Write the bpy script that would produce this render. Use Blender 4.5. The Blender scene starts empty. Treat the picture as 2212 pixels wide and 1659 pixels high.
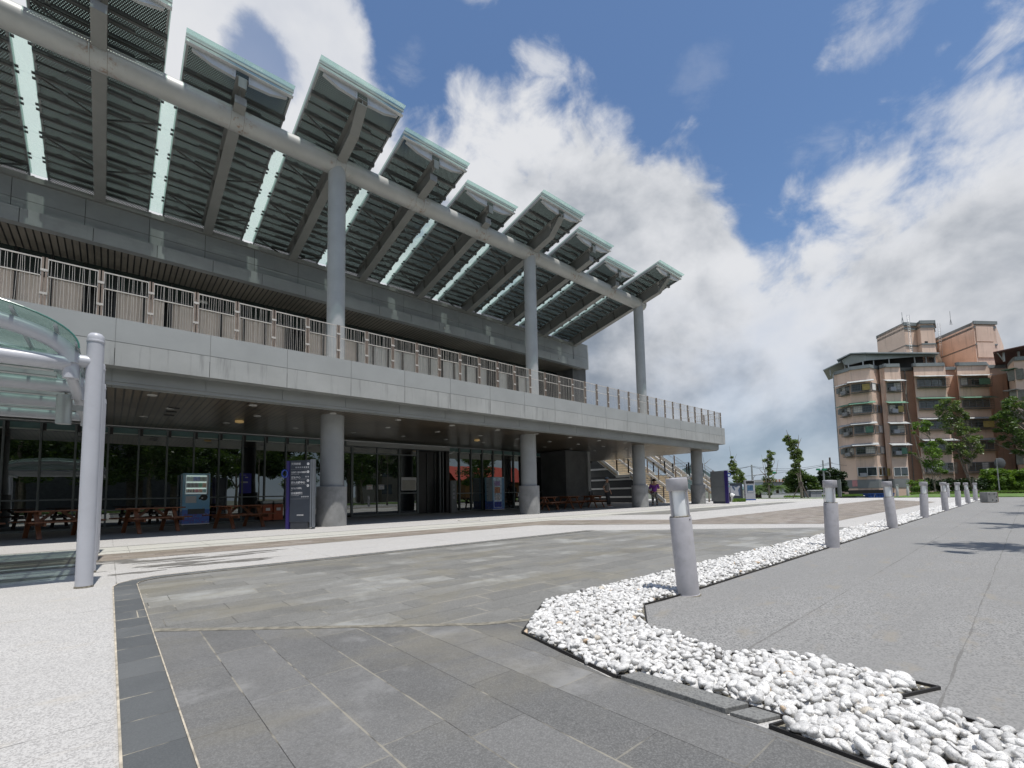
import bpy, bmesh, math, random
import numpy as np
from mathutils import Vector, Matrix
R_ = math.radians
random.seed(7)
SC = bpy.context.scene
COL = SC.collection

# ------------------------------------------------------------------ camera
cam_d = bpy.data.cameras.new('camera'); cam = bpy.data.objects.new('camera', cam_d); COL.objects.link(cam)
H = 0.89
cam_d.sensor_width = 36.0; cam_d.lens = 983.83 / 2212 * 36; cam_d.shift_y = 163.5 / 2212
cam_d.clip_start = 0.05; cam_d.clip_end = 5000
RX = Vector((0.75025852, -0.6608552, -0.01955881))      # camera right
FW = Vector((0.66022302, 0.74732341, 0.07492186))       # view axis
UP = RX.cross(FW).normalized()
cam.matrix_world = Matrix(((RX.x, UP.x, -FW.x, 0), (RX.y, UP.y, -FW.y, 0), (RX.z, UP.z, -FW.z, H), (0, 0, 0, 1)))
SC.camera = cam

# ------------------------------------------------------------------ exposure
SC.view_settings.view_transform = 'Standard'; SC.view_settings.look = 'None'
SC.view_settings.exposure = 0.12; SC.view_settings.gamma = 1.0
SC.cycles.max_bounces = 10; SC.cycles.transparent_max_bounces = 24
SC.cycles.caustics_reflective = False; SC.cycles.caustics_refractive = False

# ------------------------------------------------------------------ sun
SUNDIR = Vector((-0.02, -0.30, 1.0)).normalized()        # towards the sun
sd = bpy.data.lights.new('sun', 'SUN'); sd.energy = 4.2; sd.angle = R_(0.53); sd.color = (1.0, 0.965, 0.91)
sun = bpy.data.objects.new('sun', sd); COL.objects.link(sun)
sun.rotation_euler = SUNDIR.to_track_quat('Z', 'Y').to_euler(); sun.location = (0, -20, 60)

# ------------------------------------------------------------------ sky with clouds
world = bpy.data.worlds.new('World'); SC.world = world; world.use_nodes = True

class NT:
    """small wrapper to write node graphs in one line each"""
    def __init__(s, tree): s.t = tree; s.n = tree.nodes; s.l = tree.links
    def add(s, typ, **kw):
        nd = s.n.new(typ)
        for k, v in kw.items(): setattr(nd, k, v)
        return nd
    def put(s, sock, val):
        if hasattr(val, 'is_output') or isinstance(val, bpy.types.NodeSocket): s.l.new(val, sock)
        else: sock.default_value = val
    def math(s, op, a, b=0.0, c=None, clamp=False):
        m = s.n.new('ShaderNodeMath'); m.operation = op; m.use_clamp = clamp
        s.put(m.inputs[0], a); s.put(m.inputs[1], b)
        if c is not None: s.put(m.inputs[2], c)
        return m.outputs[0]
    def vm(s, op, a, b=None, scale=None):
        m = s.n.new('ShaderNodeVectorMath'); m.operation = op; s.put(m.inputs[0], a)
        if b is not None: s.put(m.inputs[1], b)
        if scale is not None: s.put(m.inputs['Scale'], scale)
        return m.outputs['Value'] if op in ('LENGTH', 'DOT_PRODUCT', 'DISTANCE') else m.outputs['Vector']
    def noise(s, vec, scale, detail=4, rough=0.5, dist=0.0, dim='3D'):
        m = s.n.new('ShaderNodeTexNoise'); m.noise_dimensions = dim
        if vec is not None: s.put(m.inputs['Vector'], vec)
        m.inputs['Scale'].default_value = scale; m.inputs['Detail'].default_value = detail
        m.inputs['Roughness'].default_value = rough; m.inputs['Distortion'].default_value = dist
        return m.outputs['Fac']
    def ramp(s, fac, a, b, lo=0.0, hi=1.0, smooth=True):
        m = s.n.new('ShaderNodeMapRange'); m.interpolation_type = 'SMOOTHSTEP' if smooth else 'LINEAR'
        s.put(m.inputs['Value'], fac); s.put(m.inputs['From Min'], a); s.put(m.inputs['From Max'], b)
        s.put(m.inputs['To Min'], lo); s.put(m.inputs['To Max'], hi)
        return m.outputs[0]
    def mix(s, fac, a, b, mode='MIX'):
        m = s.n.new('ShaderNodeMix'); m.data_type = 'RGBA'; m.blend_type = mode
        s.put(m.inputs[0], fac); s.put(m.inputs[6], a); s.put(m.inputs[7], b)
        return m.outputs[2]
    def sep(s, vec):
        m = s.n.new('ShaderNodeSeparateXYZ'); s.put(m.inputs[0], vec); return m.outputs
    def comb(s, x, y, z):
        m = s.n.new('ShaderNodeCombineXYZ')
        for i, v in enumerate((x, y, z)): s.put(m.inputs[i], v)
        return m.outputs[0]
    def coord(s, which='Object'):
        return s.n.new('ShaderNodeTexCoord').outputs[which]

def build_world():
    t = NT(world.node_tree); t.n.clear()
    out = t.add('ShaderNodeOutputWorld')
    sky = t.add('ShaderNodeTexSky', sky_type='NISHITA', sun_disc=False)
    sky.sun_elevation = R_(73.3); sky.sun_rotation = R_(184.0); sky.altitude = 20
    sky.air_density = 1.0; sky.dust_density = 0.6; sky.ozone_density = 1.6
    d = t.vm('NORMALIZE', t.coord('Generated'))
    x, y, z = t.sep(d)[0:3]
    az = t.math('MULTIPLY', t.math('ARCTAN2', y, x), 57.29578)
    el = t.math('MULTIPLY', t.math('ARCSINE', z), 57.29578)
    # upper limit (degrees) of the cloud bank for each azimuth
    fc = t.add('ShaderNodeFloatCurve'); cu = fc.mapping.curves[0]
    pts = [(-180, 34), (-60, 30), (-4, 29.5), (1, 29.5), (5, 29.5), (9, 28.5), (13, 27.0), (17.5, 27.0), (21, 32), (25.5, 37), (30, 38.5), (34, 41.5), (38.5, 42.8), (43, 42.0), (48, 40.5),
           (55, 39.0), (60.5, 38.5), (63.5, 41.0), (67, 47.5), (71, 55), (76, 61), (86, 62), (110, 48), (180, 34)]
    for i, (a, e) in enumerate(pts):
        p = ((a + 180) / 360, e / 90)
        if i < 2: cu.points[i].location = p
        else: cu.points.new(*p)
    fc.mapping.use_clip = False; fc.mapping.update()
    t.put(fc.inputs['Value'], t.math('DIVIDE', t.math('ADD', az, 180.0), 360.0)); fc.inputs['Factor'].default_value = 1
    top = t.math('MULTIPLY', fc.outputs[0], 90.0)
    over = t.math('SUBTRACT', top, el)                         # degrees below the bank's edge
    sv = t.vm('MULTIPLY', d, (1.0, 1.0, 1.25))
    n1 = t.noise(sv, 4.2, 10, 0.54, 0.2)
    n2 = t.noise(t.vm('ADD', sv, (7.3, 1.2, 4.0)), 2.1, 6, 0.55)
    n3 = t.noise(t.vm('ADD', sv, (2.3, 9.2, 1.0)), 11.0, 8, 0.6, 0.4)
    n4 = t.noise(t.vm('ADD', t.vm('MULTIPLY', d, (1.0, 1.0, 1.6)), (5.1, 3.3, 8.2)), 6.0, 9, 0.62, 0.9)
    puff = t.math('ADD', t.math('MULTIPLY', t.math('SUBTRACT', n1, 0.5), 27.0), t.math('MULTIPLY', t.math('SUBTRACT', n3, 0.5), 15.0))
    body = t.ramp(t.math('ADD', over, puff), -1.8, 5.0)
    # an opening in the bank on the left, and thin lone wisps in the blue
    hx = t.math('DIVIDE', t.math('SUBTRACT', az, 78.3), 3.4); hy = t.math('DIVIDE', t.math('SUBTRACT', el, 41.2), 2.6)
    hole = t.math('ADD', t.math('ADD', t.math('MULTIPLY', hx, hx), t.math('MULTIPLY', hy, hy)), t.math('MULTIPLY', t.math('SUBTRACT', n1, 0.5), 5.0))
    hole = t.math('ADD', hole, t.math('MULTIPLY', t.math('SUBTRACT', n3, 0.5), 4.0))
    body = t.math('MULTIPLY', body, t.ramp(hole, 0.2, 2.0, 0.25, 1.0))
    wsum = None
    for (a, e, ra, re, k) in [(43.5, 45.3, 3.4, 2.6, 0.8), (7.0, 39.8, 3.8, 2.6, 0.8), (-1.5, 34.0, 3.6, 2.8, 1.0), (24.0, 41.5, 3.0, 2.0, 0.14), (61.5, 45.0, 2.6, 2.0, 0.3), (52, 51.0, 4, 1.6, 0.6), (12.0, 33.0, 4.0, 1.6, 0.25)]:
        gx = t.math('DIVIDE', t.math('SUBTRACT', az, a), ra); gy = t.math('DIVIDE', t.math('SUBTRACT', el, e), re)
        g = t.math('ADD', t.math('MULTIPLY', gx, gx), t.math('MULTIPLY', gy, gy))
        g = t.math('ADD', t.math('MULTIPLY', g, 0.55), t.math('MULTIPLY', t.math('SUBTRACT', t.math('ADD', t.math('MULTIPLY', n4, 0.6), t.math('MULTIPLY', n3, 0.4)), 0.5), -6.5))
        g = t.math('MULTIPLY', t.ramp(g, -0.75, 0.75, 1.0, 0.0), k)
        wsum = g if wsum is None else t.math('MAXIMUM', wsum, g)
    body = t.math('MAXIMUM', body, wsum)
    # low down the cloud thins into pale blue haze
    low = t.ramp(el, 1.0, 15.0, 0.55, 1.0)
    thin = t.ramp(t.math('ADD', n2, t.math('MULTIPLY', over, 0.0)), 0.30, 0.52, 0.72, 1.0)
    body = t.math('MULTIPLY', body, t.math('MULTIPLY', low, thin), clamp=True)
    # brightness of the cloud: white at its sunlit edge, grey in its thick base
    depth = t.math('ADD', t.math('MULTIPLY', over, 0.036), t.math('MULTIPLY', t.math('SUBTRACT', n2, 0.5), 2.6))
    depth = t.math('ADD', depth, t.math('MULTIPLY', t.math('SUBTRACT', n1, 0.5), -1.2))
    leftw = t.ramp(az, 66.0, 72.0, 0.0, -1.6)
    fine = t.noise(t.vm('ADD', sv, (0.06, 0.03, 0.11)), 4.2, 10, 0.54, 0.2)
    relief = t.math('MULTIPLY', t.math('SUBTRACT', fine, n1), 1.6)
    dark = t.ramp(t.math('ADD', t.math('ADD', depth, leftw), relief), 0.02, 1.35)
    ccol = t.mix(dark, (0.92, 0.935, 0.97, 1), (0.285, 0.335, 0.41, 1))
    bg1 = t.add('ShaderNodeBackground'); skyc = t.mix(1.0, sky.outputs[0], (0.90, 1.02, 1.12, 1), 'MULTIPLY')
    t.put(bg1.inputs[0], t.mix(t.ramp(el, -2.0, 16.0, 0.85, 0.0), skyc, (2.9, 3.75, 5.0, 1))); bg1.inputs[1].default_value = 0.110
    bg2 = t.add('ShaderNodeBackground'); t.put(bg2.inputs[0], ccol); bg2.inputs[1].default_value = 0.76
    mx = t.add('ShaderNodeMixShader'); t.put(mx.inputs[0], body); t.l.new(bg1.outputs[0], mx.inputs[1]); t.l.new(bg2.outputs[0], mx.inputs[2])
    t.l.new(mx.outputs[0], out.inputs[0])
build_world()
world.cycles.sampling_method = 'MANUAL'; world.cycles.sample_map_resolution = 512

# ------------------------------------------------------------------ helpers: objects
def tag(o, label=None, cat=None, group=None, kind=None):
    if label: o['label'] = label
    if cat: o['category'] = cat
    if group: o['group'] = group
    if kind: o['kind'] = kind
    return o

def thing(name, loc, label, cat, group=None, rz=0.0):
    o = bpy.data.objects.new(name, None); COL.objects.link(o)
    o.location = loc; o.rotation_euler = (0, 0, rz); o.empty_display_size = 0.2
    return tag(o, label, cat, group)

class MB:
    """collects shapes; build() links them as ONE mesh object"""
    def __init__(s): s.v = []; s.f = []; s.m = []; s.uv = None
    def add(s, vs, fs, mi=0):
        b = len(s.v); s.v += [tuple(p) for p in vs]
        for f in fs: s.f.append(tuple(b + i for i in f)); s.m.append(mi)
        return s
    def box(s, x0, x1, y0, y1, z0, z1, mi=0):
        return s.add([(x0, y0, z0), (x1, y0, z0), (x1, y1, z0), (x0, y1, z0), (x0, y0, z1), (x1, y0, z1), (x1, y1, z1), (x0, y1, z1)],
                     [(0, 3, 2, 1), (4, 5, 6, 7), (0, 1, 5, 4), (1, 2, 6, 5), (2, 3, 7, 6), (3, 0, 4, 7)], mi)
    def obox(s, o, ax, ay, az, mi=0):
        """box from corner o with edge vectors ax, ay, az"""
        o, ax, ay, az = map(Vector, (o, ax, ay, az))
        return s.add([o, o + ax, o + ax + ay, o + ay, o + az, o + ax + az, o + ax + ay + az, o + ay + az],
                     [(0, 3, 2, 1), (4, 5, 6, 7), (0, 1, 5, 4), (1, 2, 6, 5), (2, 3, 7, 6), (3, 0, 4, 7)], mi)
    def bar(s, p, q, w, h, mi=0, up=(0, 0, 1)):
        """rectangular bar from p to q, w wide, h high"""
        p, q = Vector(p), Vector(q); d = (q - p)
        if d.length < 1e-6: return s
        u = Vector(up); side = d.cross(u)
        if side.length < 1e-6: side = d.cross(Vector((1, 0, 0)))
        side.normalize(); u = side.cross(d).normalized()
        return s.obox(p - side * w / 2 - u * h / 2, side * w, d, u * h, mi) if False else s.obox(p - side * w / 2 - u * h / 2, d, side * w, u * h, mi)
    def tube(s, pts, rad, n=10, mi=0, cap=True):
        pts = [Vector(p) for p in pts]; k = len(pts)
        rad = [rad] * k if not hasattr(rad, '__len__') else rad
        b = len(s.v); prev = None
        for i, p in enumerate(pts):
            d = (pts[min(i + 1, k - 1)] - pts[max(i - 1, 0)]).normalized()
            if prev is None:
                a = d.cross(Vector((0, 0, 1)))
                if a.length < 1e-3: a = d.cross(Vector((0, 1, 0)))
                a.normalize()
            else:
                a = (prev - d * prev.dot(d)).normalized()
            prev = a; c = d.cross(a)
            for j in range(n):
                t_ = 2 * math.pi * j / n
                s.v.append(tuple(p + (a * math.cos(t_) + c * math.sin(t_)) * rad[i]))
        for i in range(k - 1):
            for j in range(n):
                j2 = (j + 1) % n
                s.f.append((b + i * n + j, b + i * n + j2, b + (i + 1) * n + j2, b + (i + 1) * n + j)); s.m.append(mi)
        if cap:
            s.f.append(tuple(b + j for j in range(n))[::-1]); s.m.append(mi)
            s.f.append(tuple(b + (k - 1) * n + j for j in range(n))); s.m.append(mi)
        return s
    def lathe(s, prof, n=24, c=(0, 0), mi=0):
        """prof: list of (radius, z) around a vertical axis at c"""
        b = len(s.v); k = len(prof)
        for r, z in prof:
            for j in range(n):
                t_ = 2 * math.pi * j / n; s.v.append((c[0] + r * math.cos(t_), c[1] + r * math.sin(t_), z))
        for i in range(k - 1):
            for j in range(n):
                j2 = (j + 1) % n; s.f.append((b + i * n + j, b + i * n + j2, b + (i + 1) * n + j2, b + (i + 1) * n + j)); s.m.append(mi)
        s.f.append(tuple(b + j for j in range(n))[::-1]); s.m.append(mi); s.f.append(tuple(b + (k - 1) * n + j for j in range(n))); s.m.append(mi)
        return s
    def prism(s, poly, z0, z1, mi=0):
        n = len(poly); b = len(s.v)
        s.v += [(p[0], p[1], z0) for p in poly] + [(p[0], p[1], z1) for p in poly]
        s.f += [tuple(b + i for i in range(n))[::-1], tuple(b + n + i for i in range(n))]; s.m += [mi, mi]
        for i in range(n):
            j = (i + 1) % n; s.f.append((b + i, b + j, b + n + j, b + n + i)); s.m.append(mi)
        return s
    def sheet(s, poly, z, mi=0):
        b = len(s.v); s.v += [(p[0], p[1], z) for p in poly]; s.f.append(tuple(b + i for i in range(len(poly)))); s.m.append(mi); return s
    def quad(s, a, b_, c, d, mi=0): return s.add([a, b_, c, d], [(0, 1, 2, 3)], mi)
    def build(s, name, mats, parent=None, smooth=False, world=False, bevel=0.0, uv=None):
        me = bpy.data.meshes.new(name); me.from_pydata(s.v, [], s.f)
        mats = mats if isinstance(mats, (list, tuple)) else [mats]
        for m in mats: me.materials.append(m)
        if len(mats) > 1: me.polygons.foreach_set('material_index', s.m)
        if smooth: me.polygons.foreach_set('use_smooth', [True] * len(me.polygons))
        if uv is not None:
            L = me.uv_layers.new(name='UVMap'); vi = np.empty(len(me.loops), dtype=np.int32); me.loops.foreach_get('vertex_index', vi)
            L.data.foreach_set('uv', np.array(uv, dtype=np.float32)[vi].ravel())
        me.validate(); me.update()
        if smooth:
            bm = bmesh.new(); bm.from_mesh(me); 
            for e in bm.edges:
                if len(e.link_faces) == 2 and e.calc_face_angle(0) > 0.7: e.smooth = False
            bm.to_mesh(me); bm.free()
        o = bpy.data.objects.new(name, me); COL.objects.link(o)
        if parent is not None:
            o.parent = parent
            if world and parent.type == 'EMPTY': o.location = -parent.location
        if bevel:
            b = o.modifiers.new('bevel', 'BEVEL'); b.width = bevel; b.segments = 2; b.limit_method = 'ANGLE'
        return o

def copy_tree(o, parent=None):
    c = o.copy(); COL.objects.link(c); c.parent = parent
    for ch in list(o.children): copy_tree(ch, c)
    return c

# ------------------------------------------------------------------ helpers: materials
def mat(name, col, rough=0.6, metal=0.0, var=0.12, scale=4.0, bump=0.0, bscale=60.0, spec=0.5, streak=0.0, dirt=None, dirt_amt=0.0, alpha=None, coat=0.0, emit=None, estr=0.0, trans=0.0):
    m = bpy.data.materials.new(name); m.use_nodes = True
    t = NT(m.node_tree); p = t.n['Principled BSDF']
    p.inputs['Roughness'].default_value = rough; p.inputs['Metallic'].default_value = metal
    p.inputs['Specular IOR Level'].default_value = spec
    c = (*col, 1.0); co = t.coord('Object')
    if var > 0:
        n = t.noise(co, scale, 5, 0.6)
        base = t.mix(t.ramp(n, 0.3, 0.7), tuple(x * (1 - var) for x in col) + (1,), tuple(min(1, x * (1 + var)) for x in col) + (1,))
    else:
        base = t.mix(0.0, c, c)
    if streak > 0:        # vertical rain streaks
        sv = t.vm('MULTIPLY', co, (9.0, 9.0, 0.55)); n = t.noise(sv, 1.0, 5, 0.65)
        base = t.mix(t.math('MULTIPLY', t.ramp(n, 0.52, 0.72), streak), base, tuple(x * 0.45 for x in col) + (1,))
    if dirt is not None:
        n = t.noise(t.vm('ADD', co, (3.1, 5.5, 0.7)), scale * 1.7, 8, 0.7)
        base = t.mix(t.math('MULTIPLY', t.ramp(n, 0.52, 0.66), dirt_amt), base, (*dirt, 1))
    t.put(p.inputs['Base Color'], base)
    if bump > 0:
        b = t.add('ShaderNodeBump'); b.inputs['Strength'].default_value = bump; b.inputs['Distance'].default_value = 0.01
        t.put(b.inputs['Height'], t.noise(co, bscale, 3, 0.6)); t.l.new(b.outputs[0], p.inputs['Normal'])
    if coat: p.inputs['Coat Weight'].default_value = coat
    if trans: p.inputs['Transmission Weight'].default_value = trans
    if emit is not None:
        p.inputs['Emission Color'].default_value = (*emit, 1); p.inputs['Emission Strength'].default_value = estr
    return m
# ------------------------------------------------------------------ materials
def terrazzo(name, col, dark, speck=0.5, sc=95.0, joints=None, stain=0.25, wavy=False):
    m = bpy.data.materials.new(name); m.use_nodes = True; t = NT(m.node_tree); p = t.n['Principled BSDF']
    co = t.coord('Object'); p.inputs['Roughness'].default_value = 0.75; p.inputs['Specular IOR Level'].default_value = 0.3
    v = t.add('ShaderNodeTexVoronoi'); v.inputs['Scale'].default_value = sc; t.put(v.inputs['Vector'], co)
    g = t.sep(v.outputs['Color'])[0]
    n = t.noise(co, sc * 0.5, 3, 0.7)
    k = t.ramp(t.math('ADD', t.math('MULTIPLY', g, 0.6), t.math('MULTIPLY', n, 0.4)), 0.38, 0.78)
    base = t.mix(t.math('MULTIPLY', k, speck), (*col, 1), (*dark, 1))
    big = t.noise(co, 0.55, 6, 0.6); mid = t.noise(t.vm('MULTIPLY', co, (1.0, 2.2, 1.0)), 2.4, 5, 0.65)
    base = t.mix(t.math('MULTIPLY', t.ramp(big, 0.35, 0.70), stain), base, tuple(x * 0.74 for x in col) + (1,))
    drift = t.noise(t.vm('MULTIPLY', co, (0.35, 1.6, 1.0)), 0.8, 7, 0.62, 0.5)
    base = t.mix(t.math('MULTIPLY', t.ramp(drift, 0.40, 0.66), stain * 0.55), base, tuple(x * 0.70 for x in col) + (1,))
    base = t.mix(t.math('MULTIPLY', t.ramp(mid, 0.55, 0.72), stain), base, (col[0] * 0.86, col[1] * 0.80, col[2] * 0.70, 1))
    if joints:
        x, y, z = t.sep(co)[0:3]
        for ax, step, off in joints:
            c_ = t.math('ADD', x if ax == 'x' else y, t.math('MULTIPLY', t.math('SUBTRACT', t.noise(co, 0.9, 5, 0.6), 0.5), 0.05 if wavy else 0.0))
            f_ = t.math('FRACT', t.math('DIVIDE', t.math('SUBTRACT', c_, off), step))
            d = t.math('MULTIPLY', t.math('MINIMUM', f_, t.math('SUBTRACT', 1.0, f_)), step)
            base = t.mix(t.math('MULTIPLY', t.math('LESS_THAN', d, t.ramp(t.noise(co, 2.1, 4, 0.7), 0.35, 0.7, 0.001, 0.009)), 0.60), base, (0.12, 0.115, 0.105, 1))
    t.put(p.inputs['Base Color'], base)
    b = t.add('ShaderNodeBump'); b.inputs['Strength'].default_value = 0.35; b.inputs['Distance'].default_value = 0.004
    t.put(b.inputs['Height'], t.math('ADD', g, n)); t.l.new(b.outputs[0], p.inputs['Normal'])
    return m

def paving(name, c1, c2, mortar, bw, rh, swap, off=(0, 0), lightamt=0.5, msize=0.0035, grain=0.35, pale=(0.30, 0.30, 0.29), olive=0.4, cross=1.0):
    """granite slabs; swap=True runs the rows along Y"""
    m = bpy.data.materials.new(name); m.use_nodes = True; t = NT(m.node_tree); p = t.n['Principled BSDF']
    co = t.coord('Object'); x, y, z = t.sep(co)[0:3]
    wob = t.math('MULTIPLY', t.math('SUBTRACT', t.noise(co, 9.0, 3, 0.6), 0.5), 0.0022)
    u = t.math('ADD', t.math('SUBTRACT', y if swap else x, off[1] if swap else off[0]), wob)
    w = t.math('ADD', t.math('SUBTRACT', x if swap else y, off[0] if swap else off[1]), wob)
    # random running bond: every row is shifted by its own amount
    row = t.math('FLOOR', t.math('DIVIDE', w, rh))
    wn = t.add('ShaderNodeTexWhiteNoise', noise_dimensions='1D'); t.put(wn.inputs['W'], row)
    u = t.math('ADD', u, t.math('MULTIPLY', wn.outputs['Value'], bw))
    def edge(c_, step):
        f_ = t.math('FRACT', t.math('DIVIDE', c_, step)); return t.math('MULTIPLY', t.math('MINIMUM', f_, t.math('SUBTRACT', 1.0, f_)), step)
    eu, ew = edge(u, bw), edge(w, rh); colm = t.math('FLOOR', t.math('DIVIDE', u, bw))
    cell = t.add('ShaderNodeTexWhiteNoise', noise_dimensions='2D'); t.put(cell.inputs['Vector'], t.comb(colm, row, 0.0)); rnd = cell.outputs['Value']
    base = t.mix(rnd, (*c1, 1), (*c2, 1))
    g = t.noise(co, 150.0, 3, 0.75); g2 = t.noise(co, 48.0, 4, 0.7)
    base = t.mix(t.math('MULTIPLY', t.ramp(g, 0.42, 0.66), grain), base, tuple(min(1, v * 2.1) for v in c2) + (1,))
    base = t.mix(t.math('MULTIPLY', t.ramp(g2, 0.50, 0.70), grain * 0.8), base, tuple(v * 0.5 for v in c1) + (1,))
    # pale bloom on some of the slabs, olive dust in drifts
    bl = t.noise(co, 1.1, 8, 0.68); pal = t.math('MULTIPLY', t.ramp(t.math('ADD', t.math('MULTIPLY', rnd, 0.16), bl), 0.62, 0.78), lightamt)
    base = t.mix(pal, base, (*pale, 1))
    ol = t.noise(t.vm('MULTIPLY', co, (1.0, 1.5, 1.0)), 0.9, 7, 0.62, 0.4)
    base = t.mix(t.math('MULTIPLY', t.ramp(ol, 0.46, 0.68), olive), base, (0.215, 0.195, 0.145, 1))
    dk = t.noise(t.vm('ADD', co, (4, 9, 0)), 0.42, 5, 0.55)
    base = t.mix(t.math('MULTIPLY', t.ramp(dk, 0.52, 0.70), 0.35), base, tuple(v * 0.6 for v in c1) + (1,))
    # joints: sand filled in places, open and dark in others
    jn = t.noise(co, 1.7, 4, 0.7); jw = t.ramp(jn, 0.40, 0.62, msize * 0.45, msize * 1.3)
    jm = t.math('MAXIMUM', t.math('LESS_THAN', ew, jw), t.math('MULTIPLY', t.math('LESS_THAN', eu, jw), cross))
    jc = t.mix(t.ramp(jn, 0.44, 0.56), (0.045, 0.043, 0.04, 1), (*mortar, 1))
    base = t.mix(t.math('MULTIPLY', jm, 0.9), base, jc)
    halo = t.math('MULTIPLY', t.ramp(t.math('MINIMUM', eu, ew), 0.0, 0.045, 1.0, 0.0), t.ramp(jn, 0.5, 0.72, 0.0, 0.22))
    base = t.mix(halo, base, (*mortar, 1))
    t.put(p.inputs['Base Color'], base)
    t.put(p.inputs['Roughness'], t.ramp(t.noise(co, 3.0, 4), 0.3, 0.7, 0.5, 0.8)); p.inputs['Specular IOR Level'].default_value = 0.35
    b = t.add('ShaderNodeBump'); b.inputs['Strength'].default_value = 0.5; b.inputs['Distance'].default_value = 0.004
    t.put(b.inputs['Height'], t.math('SUBTRACT', t.math('ADD', t.math('MULTIPLY', g, 0.5), t.math('MULTIPLY', rnd, 0.6)), t.math('MULTIPLY', jm, 0.8))); t.l.new(b.outputs[0], p.inputs['Normal'])
    return m

def dark_glass(name, tint=(0.006, 0.008, 0.009), refl=0.42, rough=0.0, wav=0.015):
    """window glass in front of an unlit room: it mostly mirrors what stands outside"""
    m = bpy.data.materials.new(name); m.use_nodes = True; t = NT(m.node_tree); t.n.remove(t.n['Principled BSDF']); out = t.n['Material Output']
    df = t.add('ShaderNodeBsdfDiffuse'); df.inputs[0].default_value = (*tint, 1)
    gl = t.add('ShaderNodeBsdfGlossy'); gl.inputs['Color'].default_value = (0.92, 0.96, 0.94, 1); gl.inputs['Roughness'].default_value = rough
    b = t.add('ShaderNodeBump'); b.inputs['Strength'].default_value = wav; b.inputs['Distance'].default_value = 0.1
    t.put(b.inputs['Height'], t.noise(t.coord('Object'), 1.1, 2, 0.4)); t.l.new(b.outputs[0], gl.inputs['Normal'])
    lw = t.add('ShaderNodeLayerWeight'); lw.inputs['Blend'].default_value = 0.25
    f_ = t.math('ADD', t.math('MULTIPLY', lw.outputs['Fresnel'], 0.8), refl - 0.1, clamp=True)
    mx = t.add('ShaderNodeMixShader'); t.put(mx.inputs[0], f_); t.l.new(df.outputs[0], mx.inputs[1]); t.l.new(gl.outputs[0], mx.inputs[2]); t.l.new(mx.outputs[0], out.inputs[0])
    return m

def thin_glass(name, tint, opac=0.25, film=(0.6, 0.8, 0.72), dirt=0.3, refl=0.08):
    """laminated roof glass: transparent tint, a milky film, a weak mirror; lets the sun through"""
    m = bpy.data.materials.new(name); m.use_nodes = True; t = NT(m.node_tree); t.n.remove(t.n['Principled BSDF']); out = t.n['Material Output']
    tr = t.add('ShaderNodeBsdfTransparent'); tr.inputs[0].default_value = (*tint, 1)
    tl = t.add('ShaderNodeBsdfTranslucent'); tl.inputs[0].default_value = (*film, 1)
    df = t.add('ShaderNodeBsdfDiffuse'); df.inputs[0].default_value = (*[v * 0.8 for v in film], 1)
    gl = t.add('ShaderNodeBsdfGlossy'); gl.inputs['Roughness'].default_value = 0.03
    m1 = t.add('ShaderNodeMixShader'); m1.inputs[0].default_value = 0.35; t.l.new(tl.outputs[0], m1.inputs[1]); t.l.new(df.outputs[0], m1.inputs[2])
    n = t.noise(t.vm('MULTIPLY', t.coord('Object'), (1.2, 0.8, 1.0)), 2.2, 6, 0.65)
    m2 = t.add('ShaderNodeMixShader'); t.put(m2.inputs[0], t.ramp(n, 0.35, 0.75, opac, min(1, opac + dirt))); t.l.new(tr.outputs[0], m2.inputs[1]); t.l.new(m1.outputs[0], m2.inputs[2])
    m3 = t.add('ShaderNodeMixShader'); m3.inputs[0].default_value = refl; t.l.new(m2.outputs[0], m3.inputs[1]); t.l.new(gl.outputs[0], m3.inputs[2])
    t.l.new(m3.outputs[0], out.inputs[0]); return m

def perforated(name, col, pitch=0.045, rad=0.335):
    """sheet metal with round holes in a staggered pattern (UV in metres)"""
    m = bpy.data.materials.new(name); m.use_nodes = True; t = NT(m.node_tree); p = t.n['Principled BSDF']; out = t.n['Material Output']
    p.inputs['Base Color'].default_value = (*col, 1); p.inputs['Roughness'].default_value = 0.6; p.inputs['Specular IOR Level'].default_value = 0.1
    uv = t.vm('MULTIPLY', t.coord('UV'), (1 / pitch, 1 / (pitch * 1.732), 0.0))
    def cell(off):
        q = t.vm('SUBTRACT', t.vm('FRACTION', t.vm('ADD', uv, (off, off, 0.0))), (0.5, 0.5, 0.0)); return t.vm('LENGTH', t.vm('MULTIPLY', q, (1.0, 1.732, 0.0)))
    d = t.math('MINIMUM', cell(100.0), cell(100.5)); hole = t.math('LESS_THAN', d, rad)
    tr = t.add('ShaderNodeBsdfTransparent'); mx = t.add('ShaderNodeMixShader'); t.put(mx.inputs[0], hole)
    t.l.new(p.outputs[0], mx.inputs[1]); t.l.new(tr.outputs[0], mx.inputs[2]); t.l.new(mx.outputs[0], out.inputs[0]); return m

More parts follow.
